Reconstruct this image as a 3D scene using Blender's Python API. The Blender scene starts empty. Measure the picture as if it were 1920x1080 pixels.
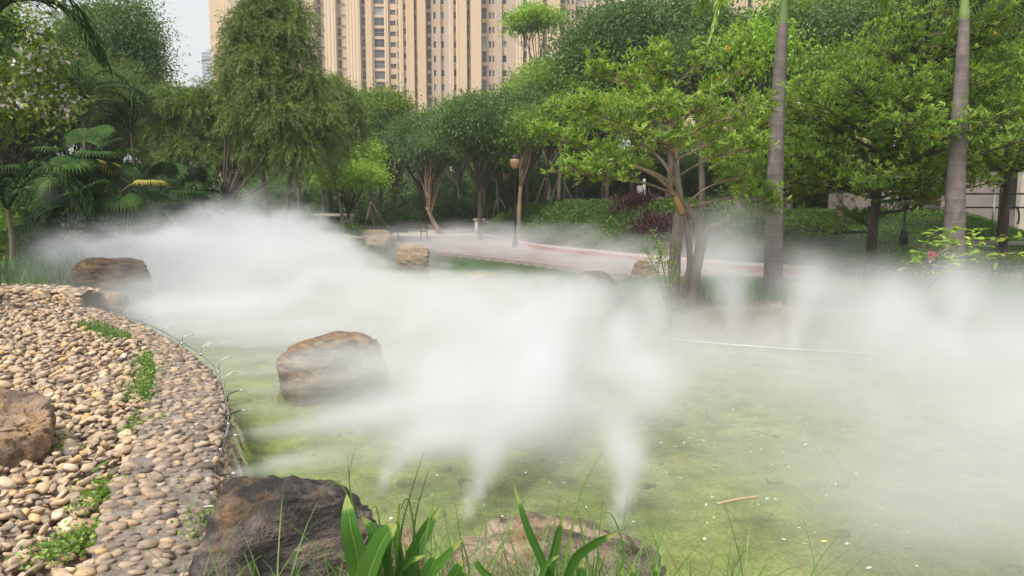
import bpy, math, time
import numpy as np
from mathutils import Vector, Matrix
T0 = time.time()
sc = bpy.context.scene
COL = sc.collection
R = math.radians
PI = math.pi

# ------------------------------------------------------------------ camera, sky, sun, exposure
F = 1387.0                      # focal length in photo pixels
TILT = R(6.4)
CAMZ = 1.6
cam = bpy.data.objects.new('camera', bpy.data.cameras.new('camera'))
COL.objects.link(cam)
cam.location = (0, 0, CAMZ)
cam.rotation_euler = (PI / 2 - TILT, 0, 0)
cam.data.sensor_width = 36
cam.data.lens = 36 * F / 1920
cam.data.clip_start = 0.05
cam.data.clip_end = 3000
sc.camera = cam

SUN_EL, SUN_AZ = R(58), R(215)   # azimuth measured clockwise from +Y: behind the camera, a little left
world = bpy.data.worlds.new('World')
sc.world = world
world.use_nodes = True
wn = world.node_tree
bgn = wn.nodes['Background']
sky = wn.nodes.new('ShaderNodeTexSky')
sky.sky_type = 'NISHITA'
sky.sun_disc = False
sky.sun_elevation = SUN_EL
sky.sun_rotation = SUN_AZ
sky.air_density = 1.6
sky.dust_density = 5.0
sky.ozone_density = 1.0
hs = wn.nodes.new('ShaderNodeHueSaturation')
hs.inputs['Saturation'].default_value = 0.22
wn.links.new(sky.outputs[0], hs.inputs['Color'])
wn.links.new(hs.outputs[0], bgn.inputs[0])
bgn.inputs[1].default_value = 0.15
sl = bpy.data.lights.new('sun', 'SUN')
sl.energy = 2.1
sl.angle = R(12)
sl.color = (1, .96, .9)
sun = bpy.data.objects.new('sun', sl)
COL.objects.link(sun)
sd = Vector((math.sin(SUN_AZ) * math.cos(SUN_EL), math.cos(SUN_AZ) * math.cos(SUN_EL), math.sin(SUN_EL)))
sun.rotation_euler = sd.to_track_quat('Z', 'Y').to_euler()
sun.location = sd * 50
vs = sc.view_settings
vs.view_transform = 'Standard'
vs.look = 'None'
vs.gamma = 1
vs.exposure = 0.62
vs.use_curve_mapping = False
sc.render.engine = 'CYCLES'
cy = sc.cycles
cy.max_bounces = 10
cy.diffuse_bounces = 4
cy.glossy_bounces = 3
cy.transmission_bounces = 4
cy.transparent_max_bounces = 12
cy.volume_bounces = 5
cy.volume_step_rate = 1.5
cy.use_denoising = True
cy.use_adaptive_sampling = True
cy.adaptive_threshold = 0.02
cy.caustics_reflective = False
cy.caustics_refractive = False
sc.render.use_persistent_data = False

# ------------------------------------------------------------------ photo pixel -> world
ct, st = math.cos(TILT), math.sin(TILT)
def ray(px, py):
    a, b = (px - 960) / F, (540 - py) / F
    return np.array((a, ct + b * st, -st + b * ct))
def P(px, py, z=0.0):           # where the sight line meets the level z
    r = ray(px, py)
    return np.array((0, 0, CAMZ)) + r * ((z - CAMZ) / r[2])
def D(px, py, Y):               # where it meets the distance Y
    r = ray(px, py)
    return np.array((0, 0, CAMZ)) + r * (Y / r[1])

# ------------------------------------------------------------------ noise
def _h(i, seed):
    i = i.astype(np.uint64)
    with np.errstate(over='ignore'):
        n = i[..., 0] * np.uint64(73856093) ^ i[..., 1] * np.uint64(19349663) ^ i[..., 2] * np.uint64(83492791) ^ np.uint64(seed * 2654435761 % (1 << 32))
        n = n * np.uint64(6364136223846793005) + np.uint64(1442695040888963407)
        n ^= n >> np.uint64(33)
        n = n * np.uint64(0xff51afd7ed558ccd)
        n ^= n >> np.uint64(33)
    return (n & np.uint64(0xffffff)).astype(np.float64) / float(0xffffff)
def vnoise(p, seed=0):
    p = np.asarray(p, float) + 1000.0
    i = np.floor(p).astype(np.int64)
    f = p - i
    f = f * f * (3 - 2 * f)
    out = 0
    for a in (0, 1):
        for b in (0, 1):
            for c in (0, 1):
                w = (f[..., 0] if a else 1 - f[..., 0]) * (f[..., 1] if b else 1 - f[..., 1]) * (f[..., 2] if c else 1 - f[..., 2])
                out = out + w * _h(i + np.array((a, b, c)), seed)
    return out
def fbm(p, oct=4, seed=0, gain=.5):
    s = 0; a = 1; t = 0
    p = np.asarray(p, float)
    for k in range(oct):
        s = s + a * vnoise(p * 2 ** k + k * 17.3, seed + k); t += a; a *= gain
    return s / t
def sstep(x, a, b):
    t = np.clip((x - a) / (b - a), 0, 1)
    return t * t * (3 - 2 * t)

# ------------------------------------------------------------------ mesh building
class MB:
    """Collects verts/faces (numpy) and links them as ONE mesh object."""
    def __init__(s): s.V = []; s.F = []; s.r = []; s.m = []; s.n = 0
    def add(s, V, Fs, r=0.5, mi=0):
        V = np.asarray(V, float).reshape(-1, 3)
        if not isinstance(Fs, list): Fs = [Fs]
        for Fa in Fs:
            Fa = np.asarray(Fa, np.int64)
            if Fa.size: s.F.append(Fa + s.n); s.m.append(mi)
        s.V.append(V); s.r.append(np.broadcast_to(np.asarray(r, float), (len(V),)))
        s.n += len(V)
        return s
    def mesh(s, name, mats, smooth=True):
        me = bpy.data.meshes.new(name)
        V = np.concatenate(s.V); r = np.concatenate(s.r)
        me.vertices.add(len(V)); me.vertices.foreach_set('co', V.astype(np.float32).ravel())
        li = np.concatenate([f.ravel() for f in s.F])
        tot = np.concatenate([np.full(len(f), f.shape[1]) for f in s.F])
        mi = np.concatenate([np.full(len(f), m) for f, m in zip(s.F, s.m)])
        stt = np.concatenate(([0], np.cumsum(tot)[:-1]))
        me.loops.add(len(li)); me.loops.foreach_set('vertex_index', li.astype(np.int32))
        me.polygons.add(len(tot))
        me.polygons.foreach_set('loop_start', stt.astype(np.int32))
        me.polygons.foreach_set('loop_total', tot.astype(np.int32))
        for m in (mats if isinstance(mats, (list, tuple)) else [mats]): me.materials.append(m)
        me.polygons.foreach_set('material_index', mi.astype(np.int32))
        me.polygons.foreach_set('use_smooth', np.full(len(tot), smooth))
        a = me.attributes.new('rnd', 'FLOAT', 'POINT')
        a.data.foreach_set('value', r.astype(np.float32))
        me.update(calc_edges=True)
        return me
    def build(s, name, mats, parent=None, smooth=True, **kw):
        o = bpy.data.objects.new(name, s.mesh(name, mats, smooth))
        COL.objects.link(o)
        o.parent = parent
        return tag(o, **kw)
def tag(o, label=None, cat=None, group=None, kind=None):
    for k, v in (('label', label), ('category', cat), ('group', group), ('kind', kind)):
        if v: o[k] = v
    return o
def thing(name, label, cat, loc=(0, 0, 0), rz=0, group=None):
    o = bpy.data.objects.new(name, None)
    COL.objects.link(o)
    o.location = tuple(float(v) for v in loc); o.rotation_euler = (0, 0, rz)
    return tag(o, label, cat, group)
def dup(o, loc=None, rz=None, scale=None, label=None, group=None, parent=None):
    c = o.copy(); COL.objects.link(c); c.parent = parent
    if loc is not None: c.location = tuple(float(v) for v in loc)
    if rz is not None: c.rotation_euler = (c.rotation_euler[0], c.rotation_euler[1], rz)
    if scale is not None: c.scale = scale if hasattr(scale, '__len__') else (scale,) * 3
    if label: c['label'] = label
    if group: c['group'] = group
    for ch in KIDS(o): dup(ch, parent=c)
    return c
def KIDS(o): return [x for x in bpy.data.objects if x.parent == o]

def box(x0, x1, y0, y1, z0, z1):
    V = [(x, y, z) for z in (z0, z1) for y in (y0, y1) for x in (x0, x1)]
    return V, [np.array([(0, 2, 3, 1), (4, 5, 7, 6), (0, 1, 5, 4), (2, 6, 7, 3), (0, 4, 6, 2), (1, 3, 7, 5)])]
def tube(pts, rad, seg=8, cap=True):
    pts = np.asarray(pts, float); n = len(pts)
    rad = np.broadcast_to(np.asarray(rad, float), (n,)) if np.ndim(rad) else np.full(n, rad)
    t = np.gradient(pts, axis=0); t /= np.linalg.norm(t, axis=1)[:, None] + 1e-12
    u = np.cross(t[0], (0.31, .95, .11)); u /= np.linalg.norm(u)
    ang = np.arange(seg) * 2 * PI / seg
    V = []
    for k in range(n):
        u = u - t[k] * u.dot(t[k]); u /= np.linalg.norm(u) + 1e-12
        w = np.cross(t[k], u)
        V.append(pts[k] + rad[k] * (np.cos(ang)[:, None] * u + np.sin(ang)[:, None] * w))
    V = np.concatenate(V)
    q = []
    for k in range(n - 1):
        for j in range(seg):
            a, b = k * seg + j, k * seg + (j + 1) % seg
            q.append((a, b, b + seg, a + seg))
    Fs = [np.array(q)]
    if cap:
        Fs.append(np.array([list(range(seg))[::-1]])); Fs.append(np.array([[(n - 1) * seg + j for j in range(seg)]]))
    return V, Fs
def lathe(prof, seg=12, c=(0, 0, 0)):   # prof: (r, z)
    ang = np.arange(seg) * 2 * PI / seg
    V = np.concatenate([np.stack((r * np.cos(ang), r * np.sin(ang), np.full(seg, z)), 1) for r, z in prof]) + np.array(c)
    q = [(k * seg + j, k * seg + (j + 1) % seg, (k + 1) * seg + (j + 1) % seg, (k + 1) * seg + j) for k in range(len(prof) - 1) for j in range(seg)]
    return V, [np.array(q), np.array([list(range(seg))[::-1]]), np.array([[(len(prof) - 1) * seg + j for j in range(seg)]])]
def curve(pts, n=12):           # smooth polyline (Catmull-Rom)
    p = np.asarray(pts, float)
    p = np.vstack((2 * p[0] - p[1], p, 2 * p[-1] - p[-2]))
    out = []
    for k in range(1, len(p) - 2):
        for t in np.linspace(0, 1, n, endpoint=False):
            out.append(.5 * ((2 * p[k]) + (-p[k - 1] + p[k + 1]) * t + (2 * p[k - 1] - 5 * p[k] + 4 * p[k + 1] - p[k + 2]) * t * t + (-p[k - 1] + 3 * p[k] - 3 * p[k + 1] + p[k + 2]) * t ** 3))
    out.append(p[-2])
    return np.array(out)
def ico(sub):
    import bmesh
    bm = bmesh.new(); bmesh.ops.create_icosphere(bm, subdivisions=sub, radius=1)
    V = np.array([v.co[:] for v in bm.verts]); Fc = np.array([[v.index for v in f.verts] for f in bm.faces]); bm.free()
    return V, Fc
ICO = {k: ico(k) for k in (1, 2, 3, 6)}

# leaf templates: (side, along, normal)
LT4 = (np.array([(0, 0, 0), (.5, .45, .06), (0, 1, -.1), (-.5, .45, .06)], float), [np.array([(0, 1, 2, 3)])])
LT8 = (np.array([(0, 0, 0), (-.42, .35, .05), (0, .33, 0), (.42, .35, .05), (-.42, .7, .03), (0, .68, -.03), (.42, .7, .03), (0, 1, -.12)], float),
       [np.array([(0, 2, 1), (0, 3, 2), (4, 5, 7), (5, 6, 7)]), np.array([(1, 2, 5, 4), (2, 3, 6, 5)])])
def unit(a): return a / (np.linalg.norm(a, axis=-1, keepdims=True) + 1e-12)
def leaves(pos, d, nrm, L, W, tpl=LT4, rnd=None, rng=None):
    n = len(pos); d = unit(d)
    s = unit(np.cross(d, nrm)); nn = np.cross(s, d)
    T, Fs = tpl; k = len(T)
    L = np.broadcast_to(L, (n,))[:, None, None]; W = np.broadcast_to(W, (n,))[:, None, None]
    V = pos[:, None, :] + s[:, None, :] * T[None, :, 0:1] * W + d[:, None, :] * T[None, :, 1:2] * L + nn[:, None, :] * T[None, :, 2:3] * L
    off = (np.arange(n) * k)[:, None, None]
    FF = [(f[None] + off).reshape(-1, f.shape[1]) for f in Fs]
    r = np.repeat(rng.random(n) if rnd is None else rnd, k)
    return V.reshape(-1, 3), FF, r
def blades(pos, d0, H, W, bend, rng, seg=5, crease=0):   # arching strips: grass, reeds, strap leaves
    n = len(pos); t = np.linspace(0, 1, seg + 1)
    d0 = unit(d0); H = np.broadcast_to(H, (n,)); W = np.broadcast_to(W, (n,)); bend = np.broadcast_to(bend, (n,))
    hor = unit(d0 * np.array((1, 1, 0)) + 1e-6)
    side = unit(np.cross(d0, hor + np.array((0, 0, 1e-3))))
    ang0 = np.arcsin(np.clip(d0[:, 2], -1, 1))
    p = pos.copy(); out = []
    for k, tt in enumerate(t):
        w = W * (1 - tt ** 2.2) * (.55 + .9 * min(tt * 2, .5)) * .5 + 1e-4
        out.append(np.stack((p - side * w[:, None], p + side * w[:, None]), 1))
        a = ang0 - bend * (tt + .5 / seg) ** 1.3
        p = p + (hor * np.cos(a)[:, None] + np.array((0, 0, 1)) * np.sin(a)[:, None]) * (H / seg)[:, None]
    V = np.stack(out, 1).reshape(-1, 3)      # n, seg+1, 2
    base = (np.arange(n) * (seg + 1) * 2)[:, None]
    q = np.array([(2 * k, 2 * k + 1, 2 * k + 3, 2 * k + 2) for k in range(seg)])
    Fq = (base[:, :, None] + q[None]).reshape(-1, 4)
    return V, [Fq], np.repeat(rng.random(n), (seg + 1) * 2)

# ------------------------------------------------------------------ materials
def newmat(name):
    m = bpy.data.materials.new(name); m.use_nodes = True
    nt = m.node_tree
    return m, nt, nt.nodes['Principled BSDF']
def N(nt, t, ins=None, **kw):
    n = nt.nodes.new(t)
    for k, v in kw.items(): setattr(n, k, v)
    for k, v in (ins or {}).items():
        if isinstance(v, bpy.types.NodeSocket): nt.links.new(v, n.inputs[k])
        else: n.inputs[k].default_value = v
    return n
def ramp(nt, fac, stops, interp='LINEAR'):
    n = nt.nodes.new('ShaderNodeValToRGB'); n.color_ramp.interpolation = interp
    e = n.color_ramp.elements
    while len(e) < len(stops): e.new(.5)
    for k, (p, c) in enumerate(stops):
        e[k].position = p; e[k].color = (*c, 1)
    nt.links.new(fac, n.inputs[0])
    return n.outputs[0]
def mix(nt, a, b, f, mode='MIX'):
    n = nt.nodes.new('ShaderNodeMix'); n.data_type = 'RGBA'; n.blend_type = mode
    for k, v in ((0, f), (6, a), (7, b)):
        if isinstance(v, bpy.types.NodeSocket): nt.links.new(v, n.inputs[k])
        else: n.inputs[k].default_value = v if k == 0 else (*v, 1)
    return n.outputs[2]
def noise(nt, scale, detail=4, rough=.5, vec=None, dist=0):
    n = N(nt, 'ShaderNodeTexNoise', {'Scale': scale, 'Detail': detail, 'Roughness': rough, 'Distortion': dist})
    if vec is not None: nt.links.new(vec, n.inputs['Vector'])
    return n.outputs['Fac']
def objco(nt, scale=(1, 1, 1), rot=(0, 0, 0)):
    tc = nt.nodes.new('ShaderNodeTexCoord')
    mp = N(nt, 'ShaderNodeMapping', {'Vector': tc.outputs['Object'], 'Scale': scale, 'Rotation': rot})
    return mp.outputs[0]
def bump(nt, h, s, d, b=None):
    n = N(nt, 'ShaderNodeBump', {'Height': h, 'Strength': s, 'Distance': d})
    return n.outputs[0]
def rndattr(nt): return N(nt, 'ShaderNodeAttribute', attribute_name='rnd').outputs['Fac']

def leafmat(name, stops, rough=.5, tr=.42, trc=None, spec=.5):
    m, nt, b = newmat(name)
    c = ramp(nt, rndattr(nt), stops)
    v = noise(nt, .9, 2, vec=objco(nt))
    c = mix(nt, c, (.9, .9, .55), N(nt, 'ShaderNodeMath', {0: v, 1: .45}, operation='MULTIPLY').outputs[0], 'MULTIPLY')
    nt.links.new(c, b.inputs['Base Color']); b.inputs['Roughness'].default_value = rough
    b.inputs['Specular IOR Level'].default_value = spec
    t = N(nt, 'ShaderNodeBsdfTranslucent', {'Color': mix(nt, c, (1.0, 1.0, .35), .5, 'MULTIPLY')})
    ms = N(nt, 'ShaderNodeMixShader', {0: tr, 1: b.outputs[0], 2: t.outputs[0]})
    nt.links.new(ms.outputs[0], nt.nodes['Material Output'].inputs[0])
    return m
def barkmat(name, c1, c2, sc_=6, zs=.25):
    m, nt, b = newmat(name)
    f = noise(nt, sc_, 6, .65, objco(nt, (1, 1, zs)), .6)
    nt.links.new(ramp(nt, f, [(.32, c1), (.68, c2)]), b.inputs['Base Color'])
    nt.links.new(bump(nt, f, .7, .03), b.inputs['Normal']); b.inputs['Roughness'].default_value = .9
    return m
def plainmat(name, c, rough=.6, metal=0, var=.15, sc_=4):
    m, nt, b = newmat(name)
    f = noise(nt, sc_, 5, .6, objco(nt))
    c2 = tuple(v * (1 - var * 2) for v in c)
    nt.links.new(ramp(nt, f, [(.3, c2), (.7, c)]), b.inputs['Base Color'])
    b.inputs['Roughness'].default_value = rough; b.inputs['Metallic'].default_value = metal
    return m
def rockmat(name, stops, streak=(1, 1, 5), sc_=2.2, rot=(.3, .2, 0), top=None, bs=.8):
    m, nt, b = newmat(name)
    v = objco(nt, streak, rot)
    f1 = noise(nt, sc_, 9, .62, v, 1.2)
    f2 = noise(nt, 3.5, 5, .6, objco(nt))
    c = ramp(nt, f1, stops)
    c = mix(nt, c, (.30, .17, .07), ramp(nt, f2, [(.5, (0, 0, 0)), (.68, (.6, .6, .6))]))
    f3 = noise(nt, 1.6, 6, .7, objco(nt, (1, 1, 1)))
    c = mix(nt, c, (.42, .40, .36), ramp(nt, f3, [(.56, (0, 0, 0)), (.7, (.45, .45, .45))]))
    f4 = noise(nt, 60, 3, .6, objco(nt))
    c = mix(nt, c, (.25, .25, .25), ramp(nt, f4, [(.3, (.6, .6, .6)), (.5, (0, 0, 0))]), 'MULTIPLY')
    if top:   # lichen / rust film with a shape of its own
        f5 = noise(nt, 2.6, 7, .7, objco(nt, (1, 1, 2)))
        c = mix(nt, c, top, ramp(nt, f5, [(.5, (0, 0, 0)), (.58, (.8, .8, .8))]))
    nt.links.new(c, b.inputs['Base Color'])
    b.inputs['Roughness'].default_value = .82
    h = mix(nt, f1, f4, .25)
    nt.links.new(bump(nt, h, 1.0, .08), b.inputs['Normal'])
    return m

M = {}
M['leaf_dark'] = leafmat('leaf_dark', [(0, (0.055, 0.112, 0.034)), (.6, (0.109, 0.211, 0.054)), (1, (0.232, 0.325, 0.088))])
M['leaf_mid'] = leafmat('leaf_mid', [(0, (0.089, 0.181, 0.028)), (.6, (0.178, 0.313, 0.048)), (1, (0.355, 0.481, 0.094))])
M['leaf_bright'] = leafmat('leaf_bright', [(0, (0.155, 0.293, 0.033)), (.6, (0.282, 0.481, 0.049)), (1, (0.515, 0.620, 0.114))])
M['leaf_weep'] = leafmat('leaf_weep', [(0, (0.080, 0.130, 0.034)), (.6, (0.173, 0.261, 0.061)), (1, (0.347, 0.413, 0.103))])
M['leaf_rosette'] = leafmat('leaf_rosette', [(0, (.10, .2, .025)), (.5, (.24, .39, .055)), (.96, (.45, .56, .12)), (1, (.65, .48, .07))], .5, .5)
M['leaf_yellow'] = leafmat('leaf_yellow', [(0, (.07, .14, .02)), (.6, (.17, .26, .035)), (1, (.36, .42, .07))])
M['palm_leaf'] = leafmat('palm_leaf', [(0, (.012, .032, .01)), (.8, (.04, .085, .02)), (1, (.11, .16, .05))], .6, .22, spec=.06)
M['palm_bright'] = leafmat('palm_bright', [(0, (0.119, 0.244, 0.023)), (1, (0.356, 0.522, 0.078))], .35, .45)
M['cover'] = leafmat('cover', [(0, (0.037, 0.083, 0.014)), (.6, (0.084, 0.166, 0.024)), (1, (0.166, 0.255, 0.042))])
M['grass'] = leafmat('grass', [(0, (.05, .12, .02)), (.6, (.1, .22, .035)), (1, (.22, .34, .08))])
M['canna'] = leafmat('canna', [(0, (.035, .12, .02)), (.6, (.075, .2, .03)), (.88, (.16, .3, .06)), (1, (.34, .4, .12))], .42, .42)
M['red_leaf'] = leafmat('red_leaf', [(0, (.03, .01, .015)), (1, (.1, .03, .045))])
M['petal'] = plainmat('petal', (.8, .74, .72), .6)
M['pink'] = plainmat('pink', (.8, .25, .28), .6)
M['bark'] = barkmat('bark', (.03, .022, .018), (.13, .1, .075))
M['bark_tan'] = barkmat('bark_tan', (.12, .08, .05), (.32, .23, .15))
M['bark_grey'] = barkmat('bark_grey', (.08, .06, .045), (.24, .19, .14))
M['iron'] = plainmat('iron', (.012, .016, .018), .45, .3)
M['metal'] = plainmat('metal', (.6, .6, .58), .35, .8)
M['white'] = plainmat('white', (.75, .75, .72), .5)
M['wood_dark'] = plainmat('wood_dark', (.05, .042, .038), .6, 0, .2, 12)
M['amber'] = plainmat('amber', (.3, .19, .085), .4)
M['concrete'] = plainmat('concrete', (.32, .3, .26), .85, 0, .15, 3)
M['curb'] = plainmat('curb', (.5, .44, .36), .8, 0, .12, 3)
M['blue'] = plainmat('blue', (.07, .2, .55), .5)
M['blue_pale'] = plainmat('blue_pale', (.35, .48, .75), .5)
M['orange'] = plainmat('orange', (.75, .12, .05), .5)
M['straw'] = plainmat('straw', (.5, .36, .16), .7)
M['stub'] = plainmat('stub', (.5, .28, .1), .8)

# ------------------------------------------------------------------ terrain
WZ = -0.40                       # water level
inner_px = [(120, 1160), (165, 1080), (200, 960), (236, 880), (266, 810), (290, 755), (293, 700), (285, 660), (245, 630), (190, 606), (135, 585)]
outer_px = [(345, 1160), (362, 1075), (378, 985), (392, 900), (404, 830), (412, 772), (408, 722), (385, 688), (338, 650), (268, 612), (196, 584), (150, 568)]
WIN = curve([P(a, b, .02) for a, b in inner_px], 10)[:, :2]
WOUT = curve([P(a, b, .0) for a, b in outer_px], 10)[:, :2]
def resample(c, n):
    l = np.concatenate(([0], np.cumsum(np.linalg.norm(np.diff(c, axis=0), axis=1))))
    t = np.linspace(0, l[-1], n)
    return np.stack([np.interp(t, l, c[:, k]) for k in range(c.shape[1])], 1)
NW = 160
WIN, WOUT = resample(WIN, NW), resample(WOUT, NW)
_d = WOUT - WIN; _d /= np.linalg.norm(_d, axis=1)[:, None]
wall_shore = (WOUT + _d * .13)[::6]
shore_px = [(258, 520), (262, 486), (400, 468), (600, 466), (740, 478), (815, 500), (900, 512), (1030, 532), (1150, 556), (1222, 620), (1300, 645),
            (1400, 653), (1560, 661), (1720, 670), (2000, 676), (2300, 684)]
shore = [P(a, b, WZ)[:2] for a, b in shore_px]
shore = np.array(list(wall_shore) + shore + [np.array((10.5, 8.0)), np.array((10, 3.3)), np.array((4, 2.9)), np.array((1.6, 3.15)), np.array((.6, 3.3)), np.array((-.3, 3.1)), np.array((-1.0, 2.9))])
def signed(poly, X, Y):          # + inside, - outside
    d = np.full(X.shape, 1e9); ins = np.zeros(X.shape, bool)
    for k in range(len(poly)):
        a, b = poly[k - 1], poly[k]
        e = b - a
        t = np.clip(((X - a[0]) * e[0] + (Y - a[1]) * e[1]) / (e @ e + 1e-12), 0, 1)
        d = np.minimum(d, np.hypot(X - a[0] - t * e[0], Y - a[1] - t * e[1]))
        c = ((a[1] > Y) != (b[1] > Y)) & (X < (b[0] - a[0]) * (Y - a[1]) / (b[1] - a[1] + 1e-12) + a[0])
        ins ^= c
    return np.where(ins, d, -d)
pe = np.array([(-12, 60), (-4, 48), (-2.0, 41), (.8, 29), (4, 22.5), (6.4, 19.0), (9, 16.8), (14, 15.5), (40, 14)])
def path_edge(x): return np.interp(x, pe[:, 0], pe[:, 1])
def Hh(x, y):
    x = np.asarray(x, float); y = np.asarray(y, float)
    s = signed(shore, x, y)
    m = sstep(y - path_edge(x), .3, 6.5) * np.where(x > -6, 1, 0) * 1.25 * sstep(x, -3, 2)
    m = m + .25 * sstep(y - path_edge(x), 7, 30) * sstep(x, -3, 2)
    m = m * (1 - .75 * sstep(x - y * .61, -1, 3.5) * (y < 60))
    left = sstep(-x, 5, 9) * sstep(y, 14, 17) * .12
    base = np.where(y < 60, m + left, m) + .05 * (vnoise(np.stack((x * .7, y * .7, x * 0), -1), 3) - .5) * sstep(-s, .6, 2) * ((x < -9) | (y < 12) | (y > path_edge(x)))
    wallside = (x < -.8) & (y < 14.5)
    bank = np.where(wallside, 0.0, .42 * (1 - sstep(-s, 0, np.where(y > 12.5, .65, .9))))
    h = np.where(s > 0, -.44 - .15 * sstep(s, 0, .1), base - bank)
    h = np.where(wallside & (s <= 0), np.where(s > -.8, -.12, -.04), h)
    return h
def gz(x, y): return float(Hh(np.array([x]), np.array([y]))[0])
def axis(segs):
    out = []
    for a, b, s in segs: out += list(np.arange(a, b, s))
    return np.array(out + [segs[-1][1]])
gx = axis([(-900, -60, 40), (-60, -20, 3), (-20, -8, .8), (-8, 10, .12), (10, 24, .8), (24, 60, 3), (60, 900, 40)])
gy = axis([(-60, 0, 6), (0, 2, .5), (2, 15, .12), (15, 46, .45), (46, 80, 3), (80, 1500, 60)])
GX, GY = np.meshgrid(gx, gy)
GZ = Hh(GX, GY)
GV = np.stack((GX, GY, GZ), -1).reshape(-1, 3)
nx = len(gx)
ii = (np.arange(len(gy) - 1)[:, None] * nx + np.arange(nx - 1)[None]).ravel()
GF = np.stack((ii, ii + 1, ii + 1 + nx, ii + nx), 1)
cx_, cy_ = GV[GF].mean(1)[:, 0], GV[GF].mean(1)[:, 1]
sgn = signed(shore, cx_, cy_)
gm = np.where(sgn > np.where(cy_ > 12.5, .3, -.05), 1, np.where((cx_ < 0) & (cy_ < 15), 2, np.where((sgn > -1.6) & (cy_ < 15), 3, 0)))

def groundmat(name, a, b_, c_, sc_=3, bs=.5):
    m, nt, b = newmat(name)
    f = noise(nt, sc_, 8, .65, objco(nt)); g = noise(nt, .5, 4, .5, objco(nt)); k = noise(nt, 45, 4, .6, objco(nt))
    c = mix(nt, ramp(nt, f, [(.35, a), (.65, b_)]), c_, ramp(nt, g, [(.45, (0, 0, 0)), (.65, (.7, .7, .7))]))
    c = mix(nt, c, (.3, .3, .3), ramp(nt, k, [(.35, (.6, .6, .6)), (.55, (0, 0, 0))]), 'MULTIPLY')
    nt.links.new(c, b.inputs['Base Color']); b.inputs['Roughness'].default_value = .95
    nt.links.new(bump(nt, mix(nt, f, k, .5), bs, .05), b.inputs['Normal'])
    return m
M['lawn'] = groundmat('lawn', (.02, .05, .012), (.05, .09, .02), (.06, .055, .03))
M['bed'] = groundmat('bed', (.19, .215, .085), (.52, .56, .24), (.34, .33, .18), 3.2, .8)
M['sand'] = groundmat('sand', (.14, .1, .07), (.28, .2, .14), (.2, .16, .12))
M['soil'] = groundmat('soil', (.1, .07, .045), (.24, .18, .13), (.16, .12, .09), 6)
g = MB(); g.V = [GV]; g.r = [np.zeros(len(GV))]; g.n = len(GV)
for k in range(4):
    if (gm == k).any(): g.F.append(GF[gm == k]); g.m.append(k)
g.build('ground', [M['lawn'], M['bed'], M['sand'], M['soil']], kind='structure')

# water sheet: clear shallow water, see-through with a Fresnel sheen
m, nt, b = newmat('water'); nt.nodes.remove(b)
wv = noise(nt, 5.5, 4, .6, objco(nt, (1, 1.5, 1)), .4)
wb = bump(nt, wv, .16, .02)
fr = N(nt, 'ShaderNodeFresnel', {'IOR': 1.33, 'Normal': wb})
tp = N(nt, 'ShaderNodeBsdfTransparent', {'Color': (.8, .86, .64, 1)})
gl = N(nt, 'ShaderNodeBsdfGlossy', {'Color': (1, 1, 1, 1), 'Roughness': .02, 'Normal': wb})
ms = N(nt, 'ShaderNodeMixShader', {0: fr.outputs[0], 1: tp.outputs[0], 2: gl.outputs[0]})
df = N(nt, 'ShaderNodeBsdfDiffuse', {'Color': (.42, .43, .27, 1)})
m2 = N(nt, 'ShaderNodeMixShader', {0: .07, 1: tp.outputs[0], 2: df.outputs[0]})
nt.links.new(m2.outputs[0], ms.inputs[1])
nt.links.new(ms.outputs[0], nt.nodes['Material Output'].inputs[0])
M['water'] = m
import bmesh
def polymesh(name, pts, z, mat, thick=0, **kw):
    bm = bmesh.new()
    vs_ = [bm.verts.new((float(p[0]), float(p[1]), float(z if np.ndim(z) == 0 else z[i]))) for i, p in enumerate(pts)]
    f = bm.faces.new(vs_)
    if f.normal.z < 0: f.normal_flip()
    bm.normal_update()
    if f.normal.z < 0: f.normal_flip()
    if thick:
        r = bmesh.ops.extrude_face_region(bm, geom=[f])
        for v in r['geom']:
            if isinstance(v, bmesh.types.BMVert): v.co.z -= thick
        bmesh.ops.recalc_face_normals(bm, faces=bm.faces)
    bmesh.ops.triangulate(bm, faces=[f for f in bm.faces if len(f.verts) > 4])
    me = bpy.data.meshes.new(name); bm.to_mesh(me); bm.free(); me.materials.append(mat)
    o = bpy.data.objects.new(name, me); COL.objects.link(o)
    return tag(o, **kw)
cen = shore.mean(0)
off = []
for k in range(len(shore)):
    e = shore[(k + 1) % len(shore)] - shore[k - 1]; nrm_ = np.array((e[1], -e[0])) / (np.hypot(*e) + 1e-9)
    off.append(shore[k] - nrm_ * .12 if signed(shore, np.array([shore[k][0] + nrm_[0] * .02]), np.array([shore[k][1] + nrm_[1] * .02]))[0] > 0 else shore[k] + nrm_ * .12)
polymesh('water', off, WZ, M['water'], kind='structure')

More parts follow.
